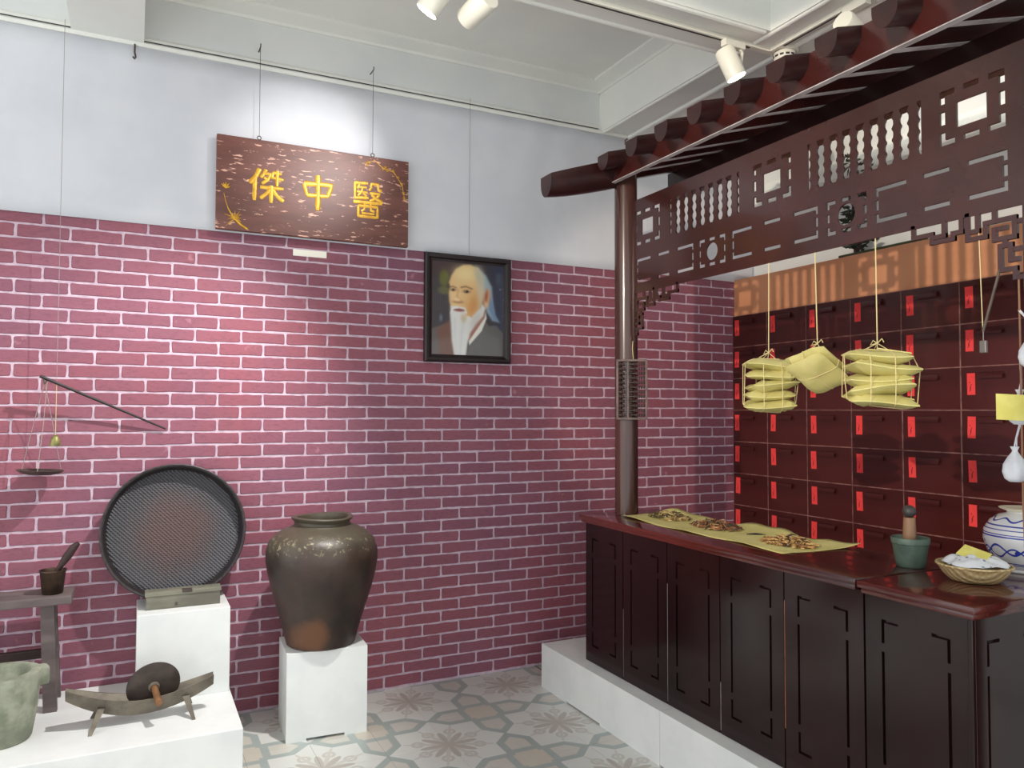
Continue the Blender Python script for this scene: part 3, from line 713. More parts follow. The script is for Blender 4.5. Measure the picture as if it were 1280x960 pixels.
# ---- stone mortar
mc = Vector((-.475, -.545, PH))
t = thing('stone_mortar', 'thick grey green stone mortar with side lug', 'mortar', mc)
Geo().lathe([(.001, 0), (.112, 0), (.120, .01), (.138, .12), (.148, .235), (.152, .262), (.148, .272), (.112, .274), (.105, .264), (.09, .18), (.05, .12), (.001, .11)], 40, mc).obj('bowl', M['stone'], t, True)
bm = Geo().bbox(.115, .178, -.036, .036, .195, .271, .014).xf(Matrix.Translation(mc) @ Matrix.Rotation(math.radians(18), 4, 'Z')).obj('lug', M['stone'], t, True)
Geo().bbox(.115, .178, -.036, .036, .195, .271, .014).xf(Matrix.Translation(mc) @ Matrix.Rotation(math.radians(198), 4, 'Z')).obj('lug', M['stone'], t, True)

# ---- boat grinder
gc = Vector((.055, -.555, PH))
t = thing('boat_grinder', 'boat shaped grey iron medicine grinder on splayed legs with wheel', 'grinder', gc)
V = []; Fc = []; n = 24; L = .292
secs = []
for i in range(n+1):
    s = -1+2*i/n; x = s*L; k = 1-abs(s)**2.2
    topz = .098+(.072 if s < 0 else .058)*abs(s)**1.7; half = .024+.034*k**.8
    botz = .028+(.098 if s < 0 else .082)*abs(s)**2.0
    wb = .010+.012*k
    inn = half-.010; inb = botz+.022+.01*(1-k)
    inb = min(inb, topz-.006)
    secs.append([(x, -half, topz), (x, -wb, botz), (x, wb, botz), (x, half, topz), (x, inn, topz), (x, .004, inb), (x, -.004, inb), (x, -inn, topz)])
for i, sct in enumerate(secs):
    V += [gc+Vector(p) for p in sct]
    if i:
        a, b = (i-1)*8, i*8
        for q in range(8): Fc.append((a+q, a+(q+1) % 8, b+(q+1) % 8, b+q))
Fc += [tuple(range(8)), tuple(range(n*8+7, n*8-1, -1))]
smooth_by_angle(obj('trough', V, Fc, M['boat'], t), 35)
for sx in (-1, 1):
    for sy in (-1, 1):
        x0 = -.155 if sx < 0 else .175
        p0 = gc+Vector((x0, sy*.030, .085)); p1 = gc+Vector((x0+sx*.035-.005, sy*.105, 0.0))
        u = Vector((.012, 0, 0)); v = Vector((0, .008, 0))
        VV = [p+u*a+v*b for p, k in ((p1, .6), (p0, 1.2)) for a, b in ((-k, -k), (k, -k), (k, k), (-k, k))]
        obj('leg', VV, [(0, 1, 2, 3), (4, 5, 6, 7), (0, 1, 5, 4), (1, 2, 6, 5), (2, 3, 7, 6), (3, 0, 4, 7)], M['boat'], t)
wc = gc+Vector((.045, 0, .139)); tilt = Matrix.Translation(wc) @ Matrix.Rotation(math.radians(15), 4, 'X') @ Matrix.Rotation(math.radians(8), 4, 'Z')
rq = tilt @ Matrix.Rotation(PI/2, 4, 'X')
wh = Geo().lathe([(.001, .011), (.03, .011), (.08, .008), (.110, .001), (.110, -.001), (.08, -.008), (.03, -.011), (.001, -.011)], 48).xf(rq).obj('wheel', M['iron'], t, True)
Geo().lathe([(.024, .009), (.022, .02), (.016, .022), (.016, .01)], 20).xf(rq).obj('hub', M['boat'], wh, True)
Geo().lathe([(.001, -.12), (.011, -.12), (.013, -.10), (.014, .10), (.017, .13), (.015, .142), (.001, .145)], 20).xf(rq).obj('handle', M['handle'], t, True)

# ---- clay jar
jc = Vector((.875, -.365, .425))
t = thing('clay_jar', 'big brown glazed clay jar with narrow mouth on a white plinth', 'jar', jc)
prof = [(.001, 0), (.160, 0), (.170, .006), (.176, .03), (.195, .10), (.222, .19), (.248, .28), (.268, .36), (.278, .42), (.276, .47), (.262, .515), (.228, .552), (.180, .578), (.146, .590),
        (.138, .598), (.138, .612), (.150, .622), (.153, .632), (.146, .638), (.130, .634), (.122, .612), (.128, .58), (.20, .54), (.25, .44), (.23, .25), (.16, .04), (.001, .03)]
g = Geo().lathe(prof, 72, jc)
for i, v in enumerate(g.V):
    d = v-jc; a = math.atan2(d.y, d.x); k = 1+.006*math.sin(3*a+d.z*7)+.004*math.sin(5*a-d.z*11)
    g.V[i] = jc+Vector((d.x*k, d.y*k, d.z+.004*math.sin(a*2+1)*(d.z/.6)))
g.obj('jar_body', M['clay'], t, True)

# ------------------------------------------------------------------ right platform
for (ya, yb, lab) in ((-.348, -1.465, 'long white plinth under the counter, end near the brick wall'), (-1.468, -4.2, 'long white plinth under the counter, continuing past the seam')):
    c0, c1 = (ya-.28, ya-.62) if ya > -1 else (ya-.0, ya-.9)
    pts = [(ya, 0), (c0, 0), (c0, .010), (c1, .010), (c1, 0), (yb, 0), (yb, PH), (ya, PH)] if ya > -1 else [(ya, 0.008), (ya-.4, .008), (ya-.4, 0), (yb, 0), (yb, PH), (ya, PH)]
    tag(Geo().prism(pts, 'x', 2.155, 3.6).obj('counter_plinth', M['white'], origin=(2.8, (ya+yb)/2, 0)), lab, 'plinth')

# ------------------------------------------------------------------ medicine cabinets
CX = 3.926; CW = .3465; CH = .2269; CZ = 1.609; NC = 8
drawer_me = Geo().bbox(-.008, .012, -CW+.0028, -.0028, -CH+.0028, -.0028, .0022).data('drawer', M['drawer'])
slot_me = Geo().prism([(.001, -.030), (-.018, -.034), (-.021, -.050), (-.021, -.064), (-.015, -.064), (-.013, -.046), (.001, -.043)], 'y', -.228, -.100).data('handle', M['drawer'])
lab_me = Geo().box(-.0012, 0, -.0215, .0215, -.0565, .0565).data('paper_label', M['label'])
def cabinet(name, label, ztop, rows, zbot):
    t = thing(name, label, 'cabinet', (CX+.1, -NC*CW/2, zbot))
    Geo().box(CX-.0065, XR-.002, -NC*CW-.01, -.0175, zbot, ztop).obj('carcass', M['seam'], t)
    Geo().box(CX-.0075, CX+.012, -.0175, -.016, zbot, ztop).obj('side_strip', M['drawer'], t)
    for r in range(rows):
        for c in range(NC):
            o = (CX, -c*CW-(.016 if c == 0 else 0)*0, ztop-r*CH)
            d = link('drawer', drawer_me, t, o)
            if c == 0: d.location.y -= 0
            h = link('handle', slot_me, d, (CX-.008, o[1], o[2]))
            link('paper_label', lab_me, d, (CX-.0080, o[1]-.0545+random.uniform(-.003, .003), o[2]-.0895+random.uniform(-.003, .003)), (random.uniform(-.03, .03), 0, 0))
    return t
cabinet('medicine_cabinet', 'upper dark red apothecary cabinet with red labels below the tan board', CZ+3*CH, 3, CZ+.0005)
cabinet('medicine_cabinet', 'lower dark red apothecary cabinet with red labels behind the counter', CZ-.001, 6, 0)
tag(Geo().bbox(CX+.002, CX+.03, -NC*CW-.01, -.0165, CZ+3*CH+.0005, 2.555, .002).obj('header_board', M['tan'], origin=(CX, -1.4, 2.3)), 'plain tan board standing on top of the upper cabinet', 'board')
# shelf behind it with a leafy plant in a long green trough
tag(Geo().bbox(CX+.031, XR-.004, -NC*CW, -.02, 2.29, 2.545, .002).obj('cabinet_top_box', M['tan'], origin=(4.0, -1.4, 2.3)), 'boxed-in top behind the tan board carrying the leafy plant', 'box')
t = thing('trough_plant', 'dark leafy plant in a long low green trough on the cabinet top', 'plant', (3.99, -1.2, 2.555))
Geo().bbox(3.96, 4.06, -1.50, -.92, 2.5455, 2.578, .004).obj('trough', simple('green_trough', (72, 84, 52), (56, 66, 42), 10, rough=.6), t)
g = Geo(); base = Vector((4.0, -1.02, 2.57))
br = [[base, base+Vector((-.01, .02, .2)), base+Vector((-.03, -.02, .42)), base+Vector((-.02, .02, .62))], [base, base+Vector((-.02, -.05, .06)), base+Vector((-.05, -.10, .09))], [base+Vector((-.01, .02, .2)), base+Vector((-.04, -.09, .36)), base+Vector((-.05, -.13, .5))]]
for b in br: g.tube(b, [.012]+[.008]*(len(b)-2)+[.004], 6)
g.obj('stem', M['darkwood'], t)
g = Geo()
for k in range(260):
    b = random.choice([br[0], br[0], br[1], br[2]]); i = random.randrange(len(b)-1); p = b[i].lerp(b[i+1], random.random())
    d = Vector((random.gauss(0, 1), random.gauss(0, 1), random.gauss(0, .8))).normalized(); d.x = -abs(d.x)*.5 if p.x > 4.02 else d.x*.6
    l = random.uniform(.04, .085); q = p+d*random.uniform(.0, .05); s = d.orthogonal().normalized()*l*.26; nn = d.cross(s).normalized()*.004
    tip = q+d*l
    if tip.x > XR-.02 or tip.z < 2.60: continue
    g.add([q, q+d*l*.5+s+nn, tip, q+d*l*.5-s+nn, q+d*l*.5-nn], [(0, 1, 4), (0, 4, 3), (1, 2, 4), (4, 2, 3)])
tag(g.obj('foliage', M['leaf'], t), kind='stuff')

# ------------------------------------------------------------------ counter
FX = 2.235; PZB, PZT = PH+.002, .992
def motif(y0, y1, w_=.011):
    """openings of one panel between y0 (far) > y1 (near), in (y, z)"""
    L = []
    m = .062; ztop, zbot = .914, .335
    for side in (0, 1):
        a = y0-m if side == 0 else y1+m           # outer edge of the vertical stroke
        s = -1 if side == 0 else 1                # direction towards the middle
        L.append([(a, ztop), (a+s*.062, ztop), (a+s*.062, ztop-w_), (a+s*w_, ztop-w_), (a+s*w_, ztop-.078), (a, ztop-.078)])
        L.append([(a, ztop-.106), (a+s*w_, ztop-.106), (a+s*w_, zbot+.106), (a, zbot+.106)])
        L.append([(a, zbot), (a, zbot+.078), (a+s*w_, zbot+.078), (a+s*w_, zbot+w_), (a+s*.062, zbot+w_), (a+s*.062, zbot)])
    return L
t = thing('shop_counter', 'long dark lacquered shop counter with five fretted front panels', 'counter', (2.48, -1.6, PH))
Geo().box(FX+.012, 2.72, -2.480, -.705, PZB-.002, .99).obj('body', M['lacquer'], t)
for i in range(5):
    ya, yb = -.705-.3585*i-.003, -.705-.3585*(i+1)+.003
    cut_panel([rect(yb, ya, PZB, PZT)]+motif(ya, yb), .012, lambda a, b, c: (FX+.006+c, a, b), 'front_panel', M['lacquer'], t)
for i, (mat, za, zb) in {1: ('pale_edge', .26, .60), 2: ('pale_edge', .26, .80), 3: ('pale_edge', .26, .46), 4: ('raw', .40, .88)}.items():  # pale and tan strips filling part of the height of four panel seams
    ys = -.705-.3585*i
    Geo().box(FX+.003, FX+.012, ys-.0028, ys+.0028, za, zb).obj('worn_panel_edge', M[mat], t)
def slab(name, x0, x1, y0, y1, zt, par):
    g = Geo().bbox(x0, x1, y0, y1, zt-.024, zt, .007); g.bbox(x0+.010, x1-.01, y0+.010, y1-.010, zt-.042, zt-.022, .005); return g.obj(name, M['top'], par, 30)
slab('top', FX-.022, 2.745, -2.482, -.668, 1.032, t)
t = thing('corner_counter', 'dark lacquered corner counter with the porcelain jar and wicker basket on top', 'counter', (2.8, -2.68, PH))
Geo().box(FX+.012, 3.35, -2.858, -2.500, PZB-.002, .985).obj('body', M['lacquer'], t)
cut_panel([rect(-2.868, -2.503, PZB, .986)]+motif(-2.503, -2.868), .012, lambda a, b, c: (FX+.006+c, a, b), 'front_panel', M['lacquer'], t)
for k in range(3):
    xa, xb = FX+.012+.37*k, FX+.012+.37*(k+1)-.003
    cut_panel([rect(xa, xb, PZB, .986)]+motif(xb, xa), .012, lambda a, b, c: (a, -2.864+c, b), 'end_panel', M['lacquer'], t)
Geo().bbox(FX-.006, FX+.012, -2.877, -2.862, PZB, .986, .003).obj('corner_strip', M['lacquer'], t)
slab('top', FX-.024, 3.37, -2.895, -2.486, 1.028, t)

# ------------------------------------------------------------------ posts, lattice, roof
PXC, PYC, PR = 2.46, -.77, .064
def post(y, z0, label, coll=True):
    t = thing('round_post', label, 'post', (PXC, y, z0))
    Geo().lathe([(.001, 0), (PR, 0), (PR*.985, 3.02-z0), (.001, 3.02-z0)], 40, (PXC, y, z0)).obj('shaft', M['post'], t, True)
post(PYC, 1.0325, 'round brown lacquered post rising from the counter with abacus on it')
post(-3.052, PH+.0005, 'round brown lacquered post standing just past the end of the counter')
LZ0, LZ1, LY0, LY1 = 2.242, 2.756, -.832, -2.990
t = thing('lattice_panel', 'brown fretwork lattice panel spanning between the posts under the eave', 'lattice', (PXC, -1.88, LZ0))
loops = [rect(LY1, LY0, LZ0, LZ1)]
def ell_corner(y, z, sy, sz, a, b, w_):
    P = [(y, z), (y+sy*a, z), (y+sy*a, z+sz*w_), (y+sy*w_, z+sz*w_), (y+sy*w_, z+sz*b), (y, z+sz*b)]
    return P
def framed(yc, half, zlo, zhi, w_=.019):
    y0, y1 = yc-half, yc+half; W = 2*half; H = zhi-zlo
    for (y, sy) in ((y0, 1), (y1, -1)):
        for (z, sz) in ((zlo, 1), (zhi, -1)): loops.append(ell_corner(y, z, sy, sz, W*.24, H*.24, w_))
        loops.append(rect(min(y, y+sy*w_), max(y, y+sy*w_), zlo+H*.38, zhi-H*.38))
    for z, sz in ((zlo, 1), (zhi, -1)): loops.append(rect(y0+W*.38, y1-W*.38, min(z, z+sz*w_), max(z, z+sz*w_)))
for yc in (-.974, -1.872, -2.757):
    framed(yc, .110, 2.503, 2.690); loops.append(rect(yc-.051, yc+.051, 2.551, 2.637))
def wavy(y0, y1, phase=None, hl=True, hr=True):
    n = 28; A = .0036; L = []; 
    def off(z): return A*math.cos((z-2.5)/.19*2*PI*4.5)+A*.35*math.cos((z-2.5)/.19*2*PI*9)
    zs = [2.5+.19*i/n for i in range(n+1)]
    for z in zs: L.append((y1-(off(z) if hr else 0), z))
    for z in reversed(zs): L.append((y0+(off(z) if hl else 0), z))
    return L
for yc in (-1.420, -2.324):
    for k in range(9):
        c = yc+(k-4)*.0622
        if k == 0: loops.append(wavy(c-.005, c+.008, None, False, True))
        elif k == 8: loops.append(wavy(c-.008, c+.005, None, True, False))
        else: loops.append(wavy(c-.0165, c+.0165))
for yc in (-1.486, -2.257):
    framed(yc, .094, 2.293, 2.429, .016)
    loops.append([(yc+.042*math.cos(a*PI/16), 2.361+.042*math.sin(a*PI/16)) for a in range(32)])
for (ya, yb) in ((-.873, -1.352), (-1.621, -2.121), (-2.387, -2.871)):
    w_ = .016
    for (y, sy) in ((yb, 1), (ya, -1)):
        for (z, sz) in ((2.296, 1), (2.428, -1)): loops.append(ell_corner(y, z, sy, sz, .13, .034, w_))
        loops.append(rect(min(y, y+sy*w_), max(y, y+sy*w_), 2.343, 2.381))
    m = (ya+yb)/2
    for z, sz in ((2.296, 1), (2.428, -1)): loops.append(rect(m-.049, m+.049, min(z, z+sz*w_), max(z, z+sz*w_)))
cut_panel(loops, .009, lambda a, b, c: (PXC+c, a, b), 'fretwork_board', M['lacq_mid'], t)
# fret brackets, built of bars (u: distance from the post, d: distance below the panel)
def bars(segs, y0, sgn, w_=.0155):
    g = Geo()
    for k, (u0, d0, u1, d1) in enumerate(segs):
        th = .0045+.00025*(k % 9)
        a0, a1 = sorted((u0, u1)); b0, b1 = sorted((d0, d1))
        ya, yb = sorted((y0+sgn*(a0-w_/2), y0+sgn*(a1+w_/2)))
        g.box(PXC-th, PXC+th, ya, yb, LZ0-b1-w_/2, LZ0-b0+w_/2)
    return g
def chain(*pts): return [(pts[i][0], pts[i][1], pts[i+1][0], pts[i+1][1]) for i in range(len(pts)-1)]
seg = chain((.392, -.004), (.392, .032), (.322, .032), (.322, .062), (.245, .062), (.245, .044), (.216, .044), (.216, -.004)) + chain((.277, -.004), (.277, .045), (.305, .045))
seg += chain((.196, -.004), (.196, .077), (.136, .077), (.136, .034)) + chain((.162, -.004), (.162, .053), (.180, .053)) + chain((.136, .034), (.044, .034), (.044, .094), (.107, .094), (.107, .061), (.072, .061))
seg += chain((.107, -.004), (.107, .034)) + chain((.075, .094), (.075, .117)) + chain((.057, .117), (.090, .117), (.090, .194), (.044, .194), (.044, .223)) + chain((.057, .117), (.057, .166), (.038, .166)) + chain((.057, .134), (.022, .134)) + chain((.044, .048), (.018, .048)) + chain((.012, -.004), (.012, .26)) + chain((.044, .223), (.012, .223))
bars(seg, LY0, -1).obj('fret_bracket', M['lacq_mid'], t)
bars(seg, -2.932, 1).obj('fret_bracket', M['lacq_mid'], t)

# roof
SL = .285; FXX = 2.36; FZ = 2.866
zr = lambda x: FZ+SL*(x-FXX)
t = thing('eave_roof', 'dark red wooden eave roof with projecting tiles above the lattice', 'roof', (PXC, -1.9, 2.87))
YR0, YR1 = -.70, -3.30
Geo().prism([(FXX-.012, FZ-.004), (FXX+.012, FZ-.004), (FXX+.012, 3.0), (FXX-.012, 3.0)], 'y', YR1, YR0).obj('fascia_board', M['fascia'], t)
Geo().box(FXX-.014, FXX+.014, YR1, YR0, FZ-.0075, FZ-.0038).obj('fascia_edge', M['pale_edge'], t)
Geo().prism([(FXX+.012, zr(FXX)+.075), (3.32, zr(3.32)+.075), (3.32, zr(3.32)+.10), (FXX+.012, zr(FXX)+.10)], 'y', YR1, YR0).obj('roof_deck', M['roofdark'], t)
raf = [-.80, -1.02, -1.189, -1.374, -1.638, -1.86, -2.08, -2.301, -2.531, -2.739, -2.95, -3.16]
for k, y in enumerate(raf):
    h = .034 if k else .04
    x1 = 3.3; x0 = FXX+.012
    rf = Geo().prism([(x0, zr(x0)-.002), (x1, zr(x1)-.002), (x1, zr(x1)+.076), (x0, zr(x0)+.076)], 'y', y-h/2, y+h/2).obj('rafter', M['fascia'], t)
    Geo().prism([(x0, zr(x0)-.005), (x1, zr(x1)-.005), (x1, zr(x1)-.0015), (x0, zr(x0)-.0015)], 'y', y-h/2-.0005, y+h/2+.0005).obj('rafter_edge', M['pale_edge'] if k else M['roofdark'], rf)
Geo().box(2.775, 2.835, YR1, YR0-.04, 2.83, zr(2.775)-.004).obj('purlin', M['roofdark'], t)
def dprof(w_, h, n=9):
    P = [(-w_/2, 0), (w_/2, 0)]
    for i in range(n+1):
        a = PI*i/n; P.append((w_/2*math.cos(a), -h*.30-h*.70*math.sin(a)))
    return P
tile_y = [-1.165-.2425*k for k in range(9)]
def eave_tile(y, xa, xb, w_, h, curl=0, dz=0):
    P = dprof(w_, h); n = len(P); V = []; Fc = []; N = 8
    for i in range(N+1):
        s = i/N; x = xa+(xb-xa)*s; zt = 2.966+SL*(x-2.22)+dz
        zt += curl*(1-s)**2
        sc = 1-(.22*(1-s)**3 if curl else 0)
        V += [(x, y+p[0]*sc, zt+p[1]*sc) for p in P]
    for i in range(N):
        for q in range(n): Fc.append((i*n+q, i*n+(q+1) % n, (i+1)*n+(q+1) % n, (i+1)*n+q))
    Fc += [tuple(range(n)), tuple(range(N*n+n-1, N*n-1, -1))]
    return smooth_by_angle(obj('eave_tile', V, Fc, M['tile_end'], t), 50)
eave_tile(-.905, 2.22, 2.42, .10, .085)
for y in tile_y: eave_tile(y, 2.22, 2.42, .10, .088)
# the long corner horn
eave_tile(-.75, 1.96, 2.44, .15, .150, -.012, -.022)
Geo().tube([(2.30, -1.0, 3.0), (2.295, -1.005, 3.02), (2.305, -1.01, 3.03)], .005, 6).obj('bent_nail', M['iron'], t)

# ------------------------------------------------------------------ abacus
vd = Vector((-.568, -.824, 0)); sd = Vector((.824, -.568, 0)); zc = 1.715
ac = Vector((PXC, PYC, 0))+vd*(PR+.014)+sd*.030; 
t = thing('abacus', 'small dark wooden abacus hung upright on the round post', 'abacus', (ac.x, ac.y, 1.55))
def abox(u0, u1, z0, z1, d0, d1, b=None):
    g = Geo(); g.bbox(u0, u1, d0, d1, z0, z1, b) if b else g.box(u0, u1, d0, d1, z0, z1)
    m = Matrix(((sd.x, vd.x, 0, ac.x), (sd.y, vd.y, 0, ac.y), (0, 0, 1, 0), (0, 0, 0, 1))); return g.xf(m)
AW, AZ0, AZ1 = .084, 1.552, 1.882; aw = simple('abacus_wood', (104, 84, 78), (78, 62, 58), 20, rough=.5)
for u in (-AW, AW-.012): abox(u, u+.012, AZ0, AZ1, -.013, .013, .002).obj('frame_rail', aw, t)
for z in (AZ0, AZ1-.012): abox(-AW+.012, AW-.012, z, z+.012, -.013, .013, .002).obj('frame_rail', aw, t)
abox(-.026, -.016, AZ0+.012, AZ1-.012, -.012, .012, .002).obj('divider', aw, t)
gr_, gb = Geo(), Geo()
m4 = Matrix(((sd.x, vd.x, 0, ac.x), (sd.y, vd.y, 0, ac.y), (0, 0, 1, 0), (0, 0, 0, 1)))
for k in range(12):
    z = AZ0+.026+k*(AZ1-AZ0-.052)/11
    gr_.tube([m4 @ Vector((-AW+.01, 0, z)), m4 @ Vector((AW-.01, 0, z))], .0018, 6)
    pos = [-.062, -.049] if k % 5 else [-.056, -.043]
    pos += [.0655, .0525, .0395, .0265, .0135 if k % 3 else -.006]
    for u in pos:
        b = Geo().lathe([(.0025, -.0055), (.0075, -.0045), (.0105, 0), (.0075, .0045), (.0025, .0055)], 10).xf(Matrix.Translation(m4 @ Vector((u, 0, z))) @ m4.to_3x3().to_4x4() @ Matrix.Rotation(PI/2, 4, 'Y'))
        gb.add(b.V, b.F)
gr_.obj('rods', M['steel'], t); tag(gb.obj('beads', simple('bead_wood', (78, 58, 54), (56, 42, 40), 30, rough=.35), t), kind='stuff')
Geo().tube([m4 @ Vector((.008, 0, AZ1)), m4 @ Vector((.004, .0, AZ1+.06)), m4 @ Vector((.006, -.008, AZ1+.10))], .002, 5).obj('hanging_cord', M['string'], t)

# ------------------------------------------------------------------ hanging paper bundles
def packet_geo(w_, h, seed, n=9):
    r = random.Random(seed); V = []; Fc = []
    ph = [r.uniform(0, 6) for _ in range(6)]; fold = r.choice((-1, 1))
    def zt(u, v):
        e = max(abs(u), abs(v)); base = (1-e**4)
        ridge = .30*max(0, 1-abs(u*.8+fold*v*.6+.1)*7)*(1-e**3)
        wob = .10*math.sin(u*4+ph[0])*math.sin(v*3+ph[1])+.05*math.sin(u*11+ph[2]+v*4)
        return base*(.72+wob)+ridge
    def sag(u, v): return .25*math.sin(u*2.2+ph[3])*.5+.18*math.sin(v*2+ph[4])
    for side in (1, -1):
        for j in range(n+1):
            for i in range(n+1):
                u = -1+2*i/n; v = -1+2*j/n; k = 1-.05*abs(u*v)**2
                z = side*h/2*max(.05, zt(u, v)*(1 if side > 0 else .9))+sag(u, v)*h*.5
                V.append((u*w_/2*k*(1+.03*math.sin(v*5+ph[5])), v*w_/2*k*(1+.03*math.sin(u*5+ph[2])), z))
    m = (n+1)**2
    for sidx in (0, 1):
        for j in range(n):
            for i in range(n):
                a = sidx*m+j*(n+1)+i; q = (a, a+1, a+n+2, a+n+1); Fc.append(q if sidx == 0 else q[::-1])
    ed = [i for i in range(n+1)]+[(n+1)*j+n for j in range(1, n+1)]+[(n+1)*n+i for i in range(n-1, -1, -1)]+[(n+1)*j for j in range(n-1, 0, -1)]
    for k in range(len(ed)):
        a, b = ed[k], ed[(k+1) % len(ed)]; Fc.append((a, b, b+m, a+m))
    return V, Fc
def bundle(label, top, centers, w_, h, rots, tilt, strz):
    t = thing('herb_bundle', label, 'paper bundle', centers[-1], 'paper wrapped herb bundles hanging from the lattice')
    allv = []
    for k, (c, rz) in enumerate(zip(centers, rots)):
        V, Fc = packet_geo(w_*(1+.04*math.sin(k*2.1)), h, hash((label, k)) % 997 if False else int(abs(c[1])*1000)+k*17)
        m = Matrix.Translation(c) @ tilt @ Matrix.Rotation(rz, 4, 'Z') @ Matrix.Rotation(random.uniform(-.10, .10), 4, 'X') @ Matrix.Rotation(random.uniform(-.10, .10), 4, 'Y')
        allv += [m @ Vector(v) for v in V]
        smooth_by_angle(obj('paper_packet', [m @ Vector(v) for v in V], Fc, M['paper'], t), 24)
        # folded flap lying over the packet
        ff = Geo(); f = w_/2
        ff.add([(-f*.5, -f*.93, h*.18), (f*.55, -f*.93, h*.15), (f*.28, -f*.1, h*.47), (-f*.3, f*.02, h*.46), (-f*.5, -f*.96, h*.10), (f*.55, -f*.96, h*.07), (f*.28, -f*.1, h*.40), (-f*.3, f*.02, h*.39)],
               [(0, 1, 2, 3), (4, 7, 6, 5), (0, 4, 5, 1), (1, 5, 6, 2), (2, 6, 7, 3), (3, 7, 4, 0)])
        ff.xf(m).obj('folded_flap', M['paper'], t)
    n = len(centers); mz = (Vector(centers[0])+Vector(centers[-1]))/2
    R3 = Matrix.Translation(mz) @ tilt @ Matrix.Rotation(rots[0], 4, 'Z'); inv = R3.inverted()
    loc = [inv @ v for v in allv]
    kn = Vector((mz.x, mz.y, max(v.z for v in allv)+.018))
    for ax in (0, 1):
        for off in ((-.18, .18) if n > 3 else (0,)):
            o_ = off*w_; P2 = sorted(set((round(v[ax], 4), round(v.z, 4)) for v in loc if abs(v[1-ax]-o_) < w_*.085))
            def half(pts):
                h_ = []
                for p in pts:
                    while len(h_) > 1 and (h_[-1][0]-h_[-2][0])*(p[1]-h_[-2][1])-(h_[-1][1]-h_[-2][1])*(p[0]-h_[-2][0]) <= 0: h_.pop()
                    h_.append(p)
                return h_
            lo_, hi_ = half(P2), half(P2[::-1]); hull = lo_[:-1]+hi_[:-1]
            W3 = lambda p: R3 @ (Vector((p[0], o_, p[1])) if ax == 0 else Vector((o_, p[0], p[1])))
            loop = [W3(p) for p in hull]; loop.append(loop[0])
            dense = []
            for i in range(len(loop)-1): dense += [loop[i].lerp(loop[i+1], k/3) for k in range(3)]
            dense.append(loop[0])
            Geo().tube(dense, .0017, 5, False).obj('binding_string', M['string'], t)
            top_ = max(dense, key=lambda v: v.z-.6*(v-kn).length)
            Geo().tube([top_, kn], .0017, 5).obj('binding_string', M['string'], t)
    Geo().tube([kn, kn+Vector((0, .018, .012)), kn+Vector((0, .03, -.004)), kn], .002, 5).tube([kn, kn+Vector((0, -.02, .016)), kn+Vector((0, -.028, .002))], .002, 5).obj('knot', M['string'], t)
    Geo().tube([kn-Vector((0, 0, .004)), Vector(top)], .0022, 6).obj('hanging_string', M['string'], t)
I4 = Matrix.Identity(4)
zz = [1.795, 1.753, 1.710, 1.668, 1.628]
bundle('paper herb bundle of five packets, hanging beside the brick wall end of the cabinets', (PXC, -1.848, LZ0+.004), [(PXC+.006*math.sin(i), -1.848+.006*math.cos(i*2), z) for i, z in enumerate(zz)],   .205, .062, [.95, .80, 1.05, .9, .85], I4, 0)
ti = Matrix.Rotation(math.radians(-33), 4, Vector((.74, -.67, 0))) @ Matrix.Rotation(math.radians(9), 4, Vector((.67, .74, 0)))
bundle('paper herb bundle of two tilted packets, hanging between the two tall ones', (PXC, -2.100, LZ0+.004), [(PXC+.008, -2.103, 1.785), (PXC, -2.106, 1.750)], .185, .054, [.10, .0], ti, 0)
zz = [1.803, 1.757, 1.715, 1.677, 1.642]
bundle('largest paper herb bundle of five packets, hanging farthest from the brick wall', (PXC, -2.383, LZ0+.004), [(PXC+.007*math.sin(i*2), -2.388+.006*math.cos(i*3), z) for i, z in enumerate(zz)], .225, .066, [.82, .92, .86, .78, .88], I4, 0)

# ------------------------------------------------------------------ things on the counter
CT = 1.032
V = []; Fc = []; nu, nv = 16, 60
near = [(0, 2.375, -.842), (.12, 2.36, -1.0), (.3, 2.335, -1.3), (.45, 2.325, -1.5), (.6, 2.345, -1.66), (.8, 2.33, -1.88), (.92, 2.33, -2.04), (1, 2.365, -2.05)]
far = [(0, 2.66, -.842), (.1, 2.735, -.90), (.3, 2.715, -1.24), (.5, 2.735, -1.50), (.7, 2.725, -1.72), (.9, 2.725, -1.95), (1, 2.735, -2.075)]
ip = lambda T, s, k: float(np.interp(s, [a[0] for a in T], [a[k] for a in T]))
for i in range(nv+1):
    s = i/nv
    for j in range(nu+1):
        q = j/nu; x = ip(near, s, 1)*(1-q)+ip(far, s, 1)*q; y = ip(near, s, 2)*(1-q)+ip(far, s, 2)*q
        z = CT+.0012+.0015*(1+math.sin(s*17+q*3))*(1-abs(2*q-1))
        z += (q**6)*(.012+.011*math.sin(s*13+.6)+.006*math.sin(s*31)) + ((1-q)**8)*(.004+.004*math.sin(s*19))
        V.append((x, y, max(z, CT+.0008)))
for i in range(nv):
    for j in range(nu): Fc.append((i*(nu+1)+j, i*(nu+1)+j+1, (i+1)*(nu+1)+j+1, (i+1)*(nu+1)+j))
o = obj('paper_sheet', V, Fc, M['paper'], smooth=True, origin=(2.53, -1.45, CT), fixn=True)
md = o.modifiers.new('thick', 'SOLIDIFY'); md.thickness = .0007; md.offset = 1
tag(o, 'long sheet of yellow paper spread on the counter under the herbs', 'paper sheet')
